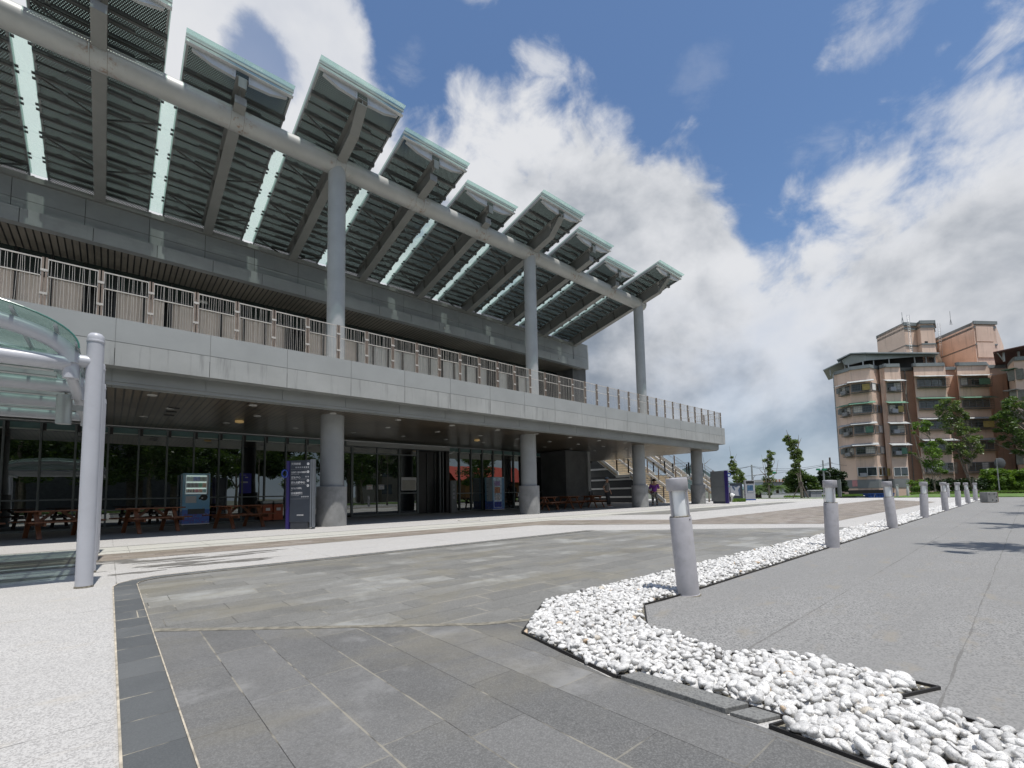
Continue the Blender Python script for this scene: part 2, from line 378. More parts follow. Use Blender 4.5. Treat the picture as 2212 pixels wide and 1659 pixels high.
def stripes(name, c1, c2, axis, step, width, rough=0.45, spec=0.5, metal=0.0, blotch=0.3):
    """boards along one axis with open joints"""
    m = bpy.data.materials.new(name); m.use_nodes = True; t = NT(m.node_tree); p = t.n['Principled BSDF']; co = t.coord('Object')
    c_ = t.sep(co)[axis]; fl = t.math('FLOOR', t.math('DIVIDE', c_, step)); f_ = t.math('FRACT', t.math('DIVIDE', c_, step))
    wn = t.add('ShaderNodeTexWhiteNoise', noise_dimensions='1D'); t.put(wn.inputs['W'], fl)
    base = t.mix(t.math('MULTIPLY', wn.outputs['Value'], 0.35), (*c1, 1), tuple(v * 0.75 for v in c1) + (1,))
    n = t.noise(t.vm('MULTIPLY', co, (0.5, 0.5, 0.5)), 1.2, 4, 0.6); base = t.mix(t.math('MULTIPLY', t.ramp(n, 0.45, 0.6), blotch), base, tuple(v * 0.5 for v in c1) + (1,))
    base = t.mix(t.math('LESS_THAN', f_, width / step), base, (*c2, 1))
    t.put(p.inputs['Base Color'], base); p.inputs['Roughness'].default_value = rough; p.inputs['Specular IOR Level'].default_value = spec; p.inputs['Metallic'].default_value = metal
    return m

def foliage(name, c1, c2, back=0.35):
    m = bpy.data.materials.new(name); m.use_nodes = True; t = NT(m.node_tree); t.n.remove(t.n['Principled BSDF']); out = t.n['Material Output']
    co = t.coord('Object'); n = t.noise(co, 7.0, 3, 0.6); n2 = t.noise(co, 1.6, 3, 0.6)
    c = t.mix(t.ramp(t.math('ADD', t.math('MULTIPLY', n, 0.6), t.math('MULTIPLY', n2, 0.4)), 0.36, 0.64), (*c1, 1), (*c2, 1))
    df = t.add('ShaderNodeBsdfPrincipled'); df.inputs['Roughness'].default_value = 0.45; t.put(df.inputs['Base Color'], c)
    tl = t.add('ShaderNodeBsdfTranslucent'); t.put(tl.inputs[0], t.mix(1.0, c, (1.25, 1.3, 0.55, 1), 'MULTIPLY'))
    mx = t.add('ShaderNodeMixShader'); mx.inputs[0].default_value = back; t.l.new(df.outputs[0], mx.inputs[1]); t.l.new(tl.outputs[0], mx.inputs[2]); t.l.new(mx.outputs[0], out.inputs[0]); return m

M = {}
M['white_terrazzo'] = terrazzo('white_terrazzo', (0.53, 0.515, 0.49), (0.17, 0.16, 0.155), 0.66, 165, joints=[('x', 2.45, 0.09), ('y', 2.6, 2.55)], stain=0.40)
M['grey_terrazzo'] = terrazzo('grey_terrazzo', (0.295, 0.29, 0.278), (0.09, 0.09, 0.09), 0.80, 140, joints=[('y', 1.72, 0.30), ('y', 2.9, 1.1)], stain=0.75, wavy=True)
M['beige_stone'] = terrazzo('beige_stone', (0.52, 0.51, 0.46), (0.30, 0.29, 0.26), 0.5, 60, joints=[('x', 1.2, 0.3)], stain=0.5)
M['shade_stone'] = terrazzo('shade_stone', (0.33, 0.33, 0.31), (0.18, 0.18, 0.17), 0.5, 80, joints=[('x', 1.2, 0.3), ('y', 1.2, 0.2)], stain=0.4)  # floor under the slab: stone colour darkened to deepen its shade
M['slab_paving'] = paving('slab_paving', (0.105, 0.104, 0.100), (0.148, 0.146, 0.141), (0.27, 0.25, 0.205), 0.82, 0.2665, True, off=(-0.0425, 0.6), lightamt=0.85, cross=0.6, pale=(0.25, 0.247, 0.24), olive=0.38)
M['slab_paving_far'] = paving('slab_paving_far', (0.135, 0.132, 0.122), (0.20, 0.196, 0.182), (0.29, 0.27, 0.225), 0.82, 0.2665, False, off=(0.3, 0.1), lightamt=0.85, msize=0.0045, olive=0.6, pale=(0.33, 0.33, 0.31))
M['brown_paving'] = paving('brown_paving', (0.15, 0.125, 0.105), (0.26, 0.225, 0.19), (0.2, 0.18, 0.15), 0.42, 0.2, False, lightamt=0.45, msize=0.006, olive=0.5)
M['kerb_stone'] = paving('kerb_stone', (0.085, 0.09, 0.092), (0.115, 0.12, 0.12), (0.4, 0.36, 0.28), 5.0, 0.30, False, off=(0.0, 0.05), lightamt=0.05, msize=0.0028, grain=0.12, olive=0.0)
M['dark_edge'] = mat('dark_edge', (0.03, 0.028, 0.027), 0.6, 0.3)
M['pale_grout'] = mat('pale_grout', (0.42, 0.37, 0.29), 0.9, var=0.35, scale=12)
M['granite_step'] = terrazzo('granite_step', (0.22, 0.22, 0.21), (0.09, 0.09, 0.09), 0.7, 140, stain=0.4)
M['grass'] = mat('grass', (0.085, 0.15, 0.025), 0.9, var=0.45, scale=1.5, bump=0.8, bscale=40)
M['field'] = mat('field', (0.10, 0.11, 0.08), 0.95, var=0.3, scale=0.05)
M['asphalt'] = mat('asphalt', (0.05, 0.05, 0.052), 0.85, var=0.2, scale=1.2, bump=0.3, bscale=90)
M['pavement'] = mat('pavement', (0.42, 0.40, 0.37), 0.85, var=0.15, scale=2)
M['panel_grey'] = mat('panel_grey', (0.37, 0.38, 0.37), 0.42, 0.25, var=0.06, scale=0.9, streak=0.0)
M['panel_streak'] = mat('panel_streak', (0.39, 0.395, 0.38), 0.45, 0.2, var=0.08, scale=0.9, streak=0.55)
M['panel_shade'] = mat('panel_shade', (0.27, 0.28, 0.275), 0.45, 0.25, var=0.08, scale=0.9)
M['wall_panel'] = mat('wall_panel', (0.27, 0.285, 0.285), 0.5, 0.3, var=0.10, scale=0.8, streak=0.06)
M['bounce_tile'] = mat('bounce_tile', (0.62, 0.60, 0.56), 0.6, var=0.08)
M['sign_steel'] = mat('sign_steel', (0.17, 0.185, 0.205), 0.4, 0.4, var=0.08)
M['joint'] = mat('joint', (0.012, 0.012, 0.012), 0.8, var=0)
M['column_paint'] = mat('column_paint', (0.36, 0.38, 0.385), 0.55, var=0.07, scale=1.3, streak=0.07, bump=0.08, bscale=20)
M['column_lower'] = mat('column_lower', (0.27, 0.28, 0.28), 0.6, var=0.08, scale=1.5, streak=0.05)
M['concrete'] = mat('concrete', (0.24, 0.242, 0.238), 0.85, var=0.18, scale=2.2, bump=0.35, bscale=45, streak=0.18, dirt=(0.13, 0.13, 0.127), dirt_amt=0.35)
M['steel_grey'] = mat('steel_grey', (0.40, 0.41, 0.40), 0.45, 0.15, var=0.06, scale=2.0, streak=0.05, dirt=(0.20, 0.11, 0.055), dirt_amt=0.12)
M['beam_paint'] = mat('beam_paint', (0.22, 0.222, 0.21), 0.5, 0.15, var=0.06, scale=2.0)
M['purlin_steel'] = mat('purlin_steel', (0.145, 0.148, 0.142), 0.5, 0.3, var=0.1, scale=2.0)
M['bright_steel'] = mat('bright_steel', (0.52, 0.53, 0.53), 0.4, 0.35, var=0.05)
M['screen'] = perforated('screen', (0.045, 0.047, 0.045), 0.052, 0.215)
M['roof_glass'] = thin_glass('roof_glass', (0.62, 0.70, 0.67), 0.0, (0.50, 0.56, 0.54), 0.008, 0.03)
M['strip_glass'] = thin_glass('strip_glass', (0.88, 0.95, 0.92), 0.08, (0.68, 0.76, 0.71), 0.34, 0.04)
M['edge_glass'] = thin_glass('edge_glass', (0.76, 0.90, 0.86), 0.30, (0.50, 0.60, 0.57), 0.15, 0.08)
M['soffit_boards'] = stripes('soffit_boards', (0.135, 0.105, 0.072), (0.006, 0.006, 0.006), 0, 0.16, 0.036, rough=0.30, spec=0.6, metal=0.2, blotch=0.8)
M['soffit_upper'] = stripes('soffit_upper', (0.19, 0.17, 0.14), (0.006, 0.006, 0.006), 0, 0.17, 0.04, rough=0.4, blotch=0.5)
M['bronze'] = mat('bronze', (0.27, 0.215, 0.175), 0.45, 0.45, var=0.12, scale=6)
M['rail_steel'] = mat('rail_steel', (0.62, 0.58, 0.52), 0.35, 0.55, var=0.1, scale=8)
M['glass_dark'] = dark_glass('glass_dark', refl=0.30)
M['glass_door'] = dark_glass('glass_door', refl=0.30)
M['glass_clear'] = dark_glass('glass_clear', (0.02, 0.03, 0.028), 0.14)
M['curtain'] = mat('curtain', (0.86, 0.74, 0.65), 0.9, var=0.06, scale=2)
M['curtain_grey'] = mat('curtain_grey', (0.82, 0.80, 0.76), 0.9, var=0.06, scale=2)
M['teal_film'] = mat('teal_film', (0.09, 0.17, 0.165), 0.25, var=0.2, scale=0.8, coat=0.5)
M['pale_film'] = mat('pale_film', (0.36, 0.40, 0.37), 0.35, var=0.1)
M['mullion'] = mat('mullion', (0.13, 0.145, 0.145), 0.4, 0.5, var=0.08)
M['mullion_dark'] = mat('mullion_dark', (0.035, 0.035, 0.035), 0.4, 0.4, var=0.1)
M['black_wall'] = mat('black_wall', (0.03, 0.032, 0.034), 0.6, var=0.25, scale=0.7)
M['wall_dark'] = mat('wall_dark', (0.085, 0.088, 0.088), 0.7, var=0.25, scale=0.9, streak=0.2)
M['lamp_white'] = mat('lamp_white', (0.40, 0.40, 0.38), 0.4, var=0)
M['lamp_warm'] = mat('lamp_warm', (0.6, 0.45, 0.2), 0.5, var=0, emit=(1.0, 0.66, 0.28), estr=0.12)
M['post_paint'] = mat('post_paint', (0.47, 0.48, 0.515), 0.38, var=0.04, scale=3, dirt=(0.22, 0.21, 0.2), dirt_amt=0.06)
M['bollard_paint'] = mat('bollard_paint', (0.43, 0.42, 0.44), 0.5, 0.05, var=0.07, scale=9, streak=0.05, dirt=(0.24, 0.22, 0.19), dirt_amt=0.16)
M['bollard_glass'] = mat('bollard_glass', (0.85, 0.87, 0.87), 0.25, var=0.03, coat=0.4)
M['grime'] = mat('grime', (0.17, 0.155, 0.12), 0.9, var=0.6, scale=60)
M['wood'] = mat('wood', (0.17, 0.060, 0.022), 0.5, var=0.25, scale=5, coat=0.1)
M['black_plastic'] = mat('black_plastic', (0.015, 0.015, 0.016), 0.35, var=0)
M['white_plastic'] = mat('white_plastic', (0.6, 0.6, 0.6), 0.4, var=0.03)
M['signboard'] = mat('signboard', (0.032, 0.040, 0.055), 0.4, 0.2, var=0.1)
M['sign_text'] = mat('sign_text', (0.62, 0.62, 0.64), 0.5, var=0)
M['blue_violet'] = mat('blue_violet', (0.016, 0.007, 0.11), 0.35, var=0.08)
M['ring_blue'] = mat('ring_blue', (0.010, 0.045, 0.28), 0.25, var=0.05, coat=0.5)
M['kiosk_grey'] = mat('kiosk_grey', (0.13, 0.14, 0.145), 0.45, 0.3, var=0.06)
M['kiosk_light'] = mat('kiosk_light', (0.34, 0.35, 0.37), 0.45, 0.2, var=0.05)
M['screen_blue'] = mat('screen_blue', (0.05, 0.11, 0.19), 0.2, var=0.4, scale=4)
M['white_paint'] = mat('white_paint', (0.72, 0.72, 0.70), 0.55, var=0.05, scale=0.8)
M['stair_white'] = mat('stair_white', (0.62, 0.62, 0.60), 0.6, var=0.06)
M['dark_metal'] = mat('dark_metal', (0.05, 0.048, 0.048), 0.45, 0.4, var=0.08)
M['bark'] = mat('bark', (0.20, 0.175, 0.14), 0.9, var=0.3, scale=8, bump=0.5, bscale=30)
M['bark_dark'] = mat('bark_dark', (0.075, 0.06, 0.05), 0.9, var=0.3, scale=8, bump=0.5)
M['leaf_fresh'] = foliage('leaf_fresh', (0.07, 0.115, 0.03), (0.19, 0.25, 0.09))
M['leaf_mid'] = foliage('leaf_mid', (0.04, 0.085, 0.018), (0.11, 0.17, 0.04))
M['leaf_dark'] = foliage('leaf_dark', (0.012, 0.030, 0.008), (0.035, 0.065, 0.018), 0.2)
M['leaf_bright'] = foliage('leaf_bright', (0.07, 0.14, 0.02), (0.17, 0.27, 0.05))
M['apt_tile'] = None
M['apt_grey'] = mat('apt_grey', (0.20, 0.215, 0.215), 0.7, var=0.1, scale=0.5)
M['apt_trim'] = mat('apt_trim', (0.21, 0.235, 0.235), 0.7, var=0.12, scale=0.8, streak=0.2)
M['shed_metal'] = mat('shed_metal', (0.30, 0.34, 0.345), 0.45, 0.3, var=0.1, scale=0.4, streak=0.15)
M['awning'] = mat('awning', (0.38, 0.40, 0.40), 0.6, 0.1, var=0.2, scale=1.0, dirt=(0.15, 0.12, 0.09), dirt_amt=0.5)
M['awning_green'] = mat('awning_green', (0.10, 0.22, 0.15), 0.6, var=0.2)
M['red_metal'] = mat('red_metal', (0.10, 0.042, 0.038), 0.6, var=0.15)
M['red_bright'] = mat('red_bright', (0.55, 0.085, 0.05), 0.6, var=0.12)
M['apt_window'] = dark_glass('apt_window', (0.045, 0.055, 0.06), 0.16)
M['cage'] = mat('cage', (0.16, 0.17, 0.15), 0.6, 0.3, var=0.25, scale=2, dirt=(0.12, 0.07, 0.04), dirt_amt=0.4)
M['yellow_board'] = mat('yellow_board', (0.38, 0.30, 0.10), 0.7, var=0.2)
M['blue_bin'] = mat('blue_bin', (0.02, 0.07, 0.25), 0.5, var=0.15)
M['orange'] = mat('orange', (0.75, 0.16, 0.04), 0.5, var=0.05)
M['traffic_green'] = mat('traffic_green', (0.03, 0.25, 0.12), 0.5, var=0.1)
M['galv'] = mat('galv', (0.36, 0.38, 0.38), 0.45, 0.4, var=0.1)
M['pole_brown'] = mat('pole_brown', (0.10, 0.075, 0.06), 0.8, var=0.2)
M['hill'] = mat('hill', (0.10, 0.16, 0.16), 0.95, var=0.15, scale=0.01)

def tube_paint():
    m = mat('tube_paint', (0.40, 0.405, 0.39), 0.45, 0.1, var=0.07, scale=1.6, streak=0.05); t = NT(m.node_tree); p = t.n['Principled BSDF']
    old = p.inputs['Base Color'].links[0].from_socket; co = t.coord('Object'); x, y, z = t.sep(co)[0:3]
    f_ = t.math('FRACT', t.math('DIVIDE', t.math('SUBTRACT', x, 5.29 - 1.465), 2.93)); d = t.math('ABSOLUTE', t.math('SUBTRACT', f_, 0.5))
    n = t.noise(co, 5.0, 7, 0.7); k = t.math('MULTIPLY', t.ramp(d, 0.02, 0.22, 1.0, 0.0), t.ramp(n, 0.50, 0.64))
    b = t.mix(t.math('MULTIPLY', k, 0.8), old, (0.20, 0.10, 0.045, 1)); wd = t.math('LESS_THAN', t.math('ABSOLUTE', t.math('SUBTRACT', d, 0.055)), 0.002)
    t.put(p.inputs['Base Color'], t.mix(t.math('MULTIPLY', wd, 0.6), b, (0.12, 0.09, 0.06, 1))); return m
M['tube_paint'] = tube_paint()
def tile_facade():
    m = bpy.data.materials.new('apt_tile'); m.use_nodes = True; t = NT(m.node_tree); p = t.n['Principled BSDF']; co = t.coord('Object')
    x, y, z = t.sep(co)[0:3]
    rowf = t.math('FRACT', t.math('DIVIDE', z, 0.24)); ln = t.math('LESS_THAN', rowf, 0.10)
    n = t.noise(co, 0.35, 6, 0.6); base = t.mix(t.ramp(n, 0.3, 0.7), (0.66, 0.49, 0.385, 1), (0.78, 0.59, 0.47, 1))
    base = t.mix(t.math('MULTIPLY', ln, 0.30), base, (0.50, 0.37, 0.29, 1))
    s = t.noise(t.vm('MULTIPLY', co, (2.4, 2.4, 0.16)), 1.0, 6, 0.7); base = t.mix(t.math('MULTIPLY', t.ramp(s, 0.50, 0.72), 0.45), base, (0.30, 0.22, 0.165, 1))
    t.put(p.inputs['Base Color'], base); p.inputs['Roughness'].default_value = 0.55; return m
M['apt_tile'] = tile_facade()
# ------------------------------------------------------------------ ground (metres: X along the building front, Y towards it)
def struct(name, mb, m, **k):
    o = mb.build(name, m, **k); o['kind'] = 'structure'; return o
struct('ground', MB().sheet([(-2500, -2500), (2500, -2500), (2500, 2500), (-2500, 2500)], -1.15), M['field'])
struct('plaza', MB().box(-60, 46.6, -7.5, 60, -1.0, 0.0), M['white_terrazzo'])
Zs = 0.004
struct('forecourt_paving', MB().sheet([(0.252, -7.4), (2.2, -7.4), (1.80, -0.4), (1.845, 0.36), (1.862, 0.74), (1.862, 0.86), (1.845, 1.36), (1.83, 1.40), (2.0, 2.2), (2.3, 2.38), (1.93, 2.55), (0.252, 4.06)], Zs), M['slab_paving'])
far = [(0.252, 4.06), (1.93, 2.55), (2.3, 2.38), (2.66, 2.66), (12.55, 2.66), (8.55, 6.72)]
far += [(0.60 + 0.0, 6.72)] + [(0.252 + 0.35 - 0.35 * math.cos(a), 6.37 + 0.35 * math.sin(a)) for a in (1.2, 0.8, 0.4, 0.0)]
struct('far_paving', MB().sheet(far, Zs), M['slab_paving_far'])
kin = [(0.252, -7.4), (0.252, 6.37)] + [(0.602 - 0.35 * math.cos(a), 6.37 + 0.35 * math.sin(a)) for a in (0.4, 0.8, 1.2, 1.57)] + [(8.55, 6.72)]
kout = [(0.06, -7.4), (0.06, 6.35)] + [(0.61 - 0.55 * math.cos(a), 6.35 + 0.55 * math.sin(a)) for a in (0.4, 0.8, 1.2, 1.57)] + [(8.37, 6.90)]
kb = MB()
for i in range(len(kin) - 1):
    kb.quad((*kin[i], 2 * Zs), (*kin[i + 1], 2 * Zs), (*kout[i + 1], 2 * Zs), (*kout[i], 2 * Zs))
struct('kerb_band', kb, M['kerb_stone'])
gb = MB()
for line, w in ((kin, 0.006), (kout, 0.009)):
    for i in range(len(line) - 1):
        gb.bar((*line[i], 3 * Zs), (*line[i + 1], 3 * Zs), w, 0.003)
struct('kerb_grout', gb, M['pale_grout'])
struct('brown_band', MB().sheet([(-60, 9.25), (9.0, 9.25), (11.0, 6.75), (13.3, 3.45), (34, 3.45), (40.0, 6.9), (31, 6.85), (13.3, 6.75), (12.3, 8.6), (10.8, 10.42), (-60, 10.42)], Zs), M['brown_paving'])
struct('beige_band', MB().sheet([(-60, 10.43), (46.5, 10.43), (46.5, 11.95), (-60, 11.95)], Zs * 0.8), M['beige_stone'])
struct('second_band', MB().sheet([(16.0, 9.2), (33.0, 9.9), (33, 10.9), (14.5, 10.95)], Zs * 1.6), M['slab_paving_far'])
struct('drain_line', MB().box(-60, 46, 11.96, 12.0, 0.0, 0.005).box(-60, 46, 10.90, 10.925, 0.0, 0.0052), M['joint'])
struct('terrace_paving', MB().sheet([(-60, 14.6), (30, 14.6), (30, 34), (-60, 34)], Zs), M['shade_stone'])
# grey terrazzo on the right of the pebble bed
edge_r = [(2.42, -7.4), (2.42, 0.09), (2.50, 0.43), (2.745, 0.32), (2.745, 0.95), (2.53, 1.12), (2.66, 1.71), (3.16, 2.05), (3.6, 2.02), (46.5, 1.96)]
struct('grey_plaza', MB().sheet(edge_r + [(46.5, -7.4)], Zs), M['grey_terrazzo'])
edge_l = [(1.80, -7.4), (1.80, -0.4), (1.845, 0.36), (1.87, 0.70), (1.985, 0.66), (1.985, 0.72), (1.95, 1.31), (1.845, 1.36), (2.0, 2.2), (2.66, 2.66), (46.5, 2.62)]
struct('pebble_bed', MB().sheet(edge_l + edge_r[::-1], Zs * 1.5), M['grime'])
eb = MB()
for ln in (edge_r, edge_l):
    for i in range(1, len(ln) - 1): eb.bar((*ln[i], 0.008), (*ln[i + 1], 0.008), 0.009, 0.020)
struct('bed_edging', eb, M['dark_edge'])
struct('edge_slab', MB().prism([(1.842, 1.34), (1.862, 0.86), (1.975, 0.815), (1.945, 1.305)], 0.001, 0.026), M['granite_step'], bevel=0.003)
struct('edge_slab', MB().prism([(1.865, 0.845), (1.878, 0.745), (1.982, 0.70), (1.978, 0.80)], 0.001, 0.016), M['granite_step'], bevel=0.003)
struct('lawn', MB().box(46.6, 62, -45, 7.6, -1.1, 0.05).box(44.8, 47.0, 10.8, 19.5, -1.1, 0.03), M['grass'])
struct('verge', MB().box(-60, 46.6, -16, -8.6, -1.1, 0.06), M['grass'])
struct('verge_pavement', MB().box(-60, 46.6, -8.6, -7.5, -1.1, -0.004), M['pavement'])
struct('road', MB().box(-90, 90, -30, -16, -1.1, -0.02).box(62, 74, -60, 90, -1.1, -0.55), M['asphalt'])

# pebbles: white river stones
def pebbles():
    rng = np.random.default_rng(5)
    def ico(sub):
        bm = bmesh.new(); bmesh.ops.create_icosphere(bm, subdivisions=sub, radius=1.0)
        v = np.array([x.co[:] for x in bm.verts]); f = np.array([[q.index for q in p.verts] for p in bm.faces]); bm.free(); return v, f
    polyR = [p for p in edge_r[1:-1]]
    def inside(P, poly):
        x, y = P[:, 0], P[:, 1]; c = np.zeros(len(P), bool); n = len(poly); j = n - 1
        for i in range(n):
            xi, yi = poly[i]; xj, yj = poly[j]
            k = ((yi > y) != (yj > y)) & (x < (xj - xi) * (y - yi) / (yj - yi + 1e-12) + xi); c ^= k; j = i
        return c
    bed = [(1.80, -0.9)] + edge_l[1:-1] + [(40.0, 2.63), (40.0, 1.975)] + edge_r[1:-1][::-1] + [(2.42, -0.9)]
    def near(P, line):
        best = np.full(len(P), 9.0)
        for a, b in zip(line[:-1], line[1:]):
            a, b = np.array(a), np.array(b); d = b - a; t_ = np.clip(((P - a) @ d) / (d @ d), 0, 1); best = np.minimum(best, np.linalg.norm(P - a - t_[:, None] * d, axis=1))
        return best
    V, F, C = [], [], []; nb = 0
    for (x0, x1, pitch, sub, smin, smax, layers) in ((1.6, 4.0, 0.030, 3, 0.0115, 0.0245, 2), (4.0, 9.0, 0.038, 2, 0.015, 0.028, 2), (9.0, 40.0, 0.058, 1, 0.026, 0.042, 1)):
        bv, bf = ico(sub)
        for lay in range(layers):
            gx, gy = np.meshgrid(np.arange(x0, x1, pitch), np.arange(-0.9, 2.8, pitch))
            P = np.stack([gx.ravel(), gy.ravel()], 1) + rng.uniform(-0.55, 0.55, (gx.size, 2)) * pitch + lay * pitch / 2
            P = P[inside(P, bed)]
            P = P[(near(P, edge_r) > 0.030) & (near(P, edge_l) > 0.018)]
            if lay: P = P[rng.random(len(P)) < 0.62]
            for (x, y) in P:
                a = smin + (smax - smin) * rng.random() ** 1.35 * 1.1 * (1.12 if y < 0.9 and x < 3 else 1.0); s = np.array([a * rng.uniform(1.0, 1.35), a * rng.uniform(0.75, 1.0), a * rng.uniform(0.55, 0.8)])
                v = bv * (1 + 0.26 * np.sin(bv @ rng.normal(0, 1.5, (3, 3)) + rng.uniform(0, 6, 3)).sum(1, keepdims=True) * 0.5)
                v = v * s
                e = rng.uniform(-0.6, 0.6, 2); q = Matrix.Rotation(rng.uniform(0, 6.28), 3, 'Z') @ Matrix.Rotation(e[0], 3, 'X') @ Matrix.Rotation(e[1], 3, 'Y')
                v = v @ np.array(q).T + np.array([x, y, 0.012 + lay * 0.020 + rng.uniform(-0.004, 0.006)])
                V.append(v); F.append(bf + nb); nb += len(v)
                r = rng.random(); g = rng.uniform(0.52, 0.80)
                c = (g, g * 0.985, g * 0.95) if r > 0.018 else ((0.58, 0.44, 0.30) if r > 0.012 else ((0.30, 0.29, 0.28) if r > 0.006 else (0.55, 0.5, 0.42)))
                C.append(np.tile(np.array([*c, 1.0]), (len(v), 1)))
    V = np.concatenate(V); F = np.concatenate(F); C = np.concatenate(C)
    me = bpy.data.meshes.new('pebbles'); me.vertices.add(len(V)); me.vertices.foreach_set('co', V.ravel().astype(np.float32))
    me.loops.add(F.size); me.loops.foreach_set('vertex_index', F.ravel().astype(np.int32)); me.polygons.add(len(F)); me.polygons.foreach_set('loop_start', np.arange(0, F.size, 3, dtype=np.int32))
    me.update(calc_edges=True); me.polygons.foreach_set('use_smooth', np.ones(len(F), bool))
    ca = me.color_attributes.new('stone', 'FLOAT_COLOR', 'POINT'); ca.data.foreach_set('color', C.ravel().astype(np.float32))
    m = bpy.data.materials.new('pebble'); m.use_nodes = True; t = NT(m.node_tree); p = t.n['Principled BSDF']
    at = t.add('ShaderNodeVertexColor', layer_name='stone'); co = t.coord('Object')
    n = t.noise(co, 75.0, 5, 0.7); n2 = t.noise(co, 260.0, 3, 0.6); n3 = t.noise(co, 26.0, 4, 0.65)
    b = t.mix(t.math('MULTIPLY', t.ramp(n, 0.50, 0.64), 0.60), at.outputs['Color'], (0.34, 0.33, 0.32, 1))
    b = t.mix(t.math('MULTIPLY', t.ramp(n2, 0.56, 0.64), 0.70), b, (0.16, 0.155, 0.15, 1))
    b = t.mix(t.math('MULTIPLY', t.ramp(n3, 0.60, 0.70), 0.35), b, (0.55, 0.43, 0.30, 1))
    t.put(p.inputs['Base Color'], b); p.inputs['Roughness'].default_value = 0.5
    bp = t.add('ShaderNodeBump'); bp.inputs['Strength'].default_value = 0.55; bp.inputs['Distance'].default_value = 0.005; t.put(bp.inputs['Height'], n); t.l.new(bp.outputs[0], p.inputs['Normal'])
    me.materials.append(m); o = bpy.data.objects.new('pebbles', me); COL.objects.link(o)
    tag(o, 'white river pebbles filling the bed between dark paving and grey plaza', 'pebbles', kind='stuff')
pebbles()

def wet_shade(cx, cy, rx, ry, seed):
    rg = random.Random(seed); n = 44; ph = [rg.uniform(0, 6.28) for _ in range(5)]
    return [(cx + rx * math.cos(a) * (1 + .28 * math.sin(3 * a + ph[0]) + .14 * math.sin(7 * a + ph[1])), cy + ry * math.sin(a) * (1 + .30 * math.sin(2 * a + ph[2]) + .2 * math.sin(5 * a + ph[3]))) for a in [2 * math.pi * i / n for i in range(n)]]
wm = mat('wet_shade_stone', (.21, .20, .185), .35, var=.35, scale=9)
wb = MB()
for i, q in enumerate([(1.35, 7.65, .62, .16), (.75, 8.0, .5, .14), (1.25, 8.45, .75, .13), (.55, 8.75, .5, .16), (.25, 7.45, .25, .09), (1.9, 8.75, .45, .07), (.1, 9.1, .3, .12), (-1.2, 7.9, .9, .16), (-2.3, 8.5, .8, .2), (-.9, 8.9, .8, .18), (-1.6, 9.8, 1.2, .16), (-3.2, 9.2, .9, .2), (-.7, 10.2, .5, .1)]): wb.sheet(wet_shade(*q, i), Zs * .6)  # wet stains; those under the canopy paint in its dark shadow streaks
struct('sand_drift', MB().sheet([(0.255, 4.10), (0.255, 4.00), (1.0, 3.34), (1.93, 2.52), (2.25, 2.36), (2.28, 2.40), (1.95, 2.58), (1.0, 3.42)], Zs * 1.5), mat('sand_drift', (.19, .175, .14), .9, var=.35, scale=14, bump=.3))
struct('wet_shade_patch', wb, wm)
# ------------------------------------------------------------------ the long building
S_ = -0.224                       # slope of the roof canopy (dz/dy)
BX0 = -9.0                        # the modelled building starts left of the frame
XE = 30.65                        # right end of the balcony slab
BP = 8.79; BS = BP / 3
COLX = [5.29 - BP, 5.29, 5.29 + BP, 5.29 + 2 * BP]
bld = thing('exhibition_hall', (10.0, 20.0, 0.0), 'long grey two storey hall with a row of slatted roof wings over its balcony', 'building')
W = dict(parent=bld, world=True)

# balcony slab edge: two rows of metal panels, a stepped return and a lip
YF, YB = 13.2, 13.52
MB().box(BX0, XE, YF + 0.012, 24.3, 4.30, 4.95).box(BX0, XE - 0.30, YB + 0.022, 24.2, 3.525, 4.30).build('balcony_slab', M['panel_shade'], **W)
fas = MB(); fl = MB(); k = 0
x = 1.75 - 1.775 * 7
while x < XE - 0.01:
    x1 = min(x + 1.775, XE)
    fas.box(max(x, BX0) + 0.006, x1 - 0.006, YF, YF + 0.03, 4.445, 4.965, 0); fas.box(max(x, BX0) + 0.006, x1 - 0.006, YF, YF + 0.03, 3.90, 4.432, 1)
    x += 1.775
MBf = fas.box(XE - 0.002, XE + 0.02, YF + 0.03, 24.3, 4.445, 4.965, 0).box(XE - 0.002, XE + 0.02, YF + 0.03, 24.3, 3.90, 4.432, 0)
fas.box(BX0, XE + 0.02, YF + 0.031, 24.3, 4.965, 4.98, 0)
fas.build('fascia_panel', [M['panel_grey'], M['panel_streak']], **W)
MB().box(BX0, XE - .02, YF + .12, 21.4, 4.981, 4.99).build('balcony_bounce_floor', M['bounce_tile'], **W)  # unseen pale layer, added to bounce sun onto the curtains
MB().box(BX0, XE, YF + 0.014, YF + 0.02, 3.905, 4.95).build('fascia_joint', M['joint'], **W)
rec = MB(); x = 1.72 - 1.775 * 7
while x < XE - 0.35:
    x1 = min(x + 1.775, XE - 0.31)
    rec.box(max(x, BX0) + 0.006, x1 - 0.006, YB, YB + 0.02, 3.61, 3.898); rec.box(max(x, BX0) + 0.006, x1 - 0.006, YB + 0.10, YB + 0.12, 3.485, 3.61)
    x += 1.775
rec.box(BX0, XE - 0.31, YF + 0.004, YB + 0.02, 3.899, 3.904).box(BX0, XE - 0.31, YB + 0.001, YB + 0.12, 3.602, 3.608).box(XE - 0.31, XE - 0.29, YB, 24.2, 3.61, 3.898).box(XE - 0.32, XE - 0.30, YB + 0.1, 24.2, 3.485, 3.61)
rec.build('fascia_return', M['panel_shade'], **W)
MB().box(BX0, XE - 0.33, YB + 0.125, 24.2, 3.49, 3.51).build('soffit', M['soffit_boards'], **W)
MB().box(22.6, XE - 0.3, 24.2, 24.4, 3.35, 3.52).build('soffit_edge', M['dark_metal'], **W)

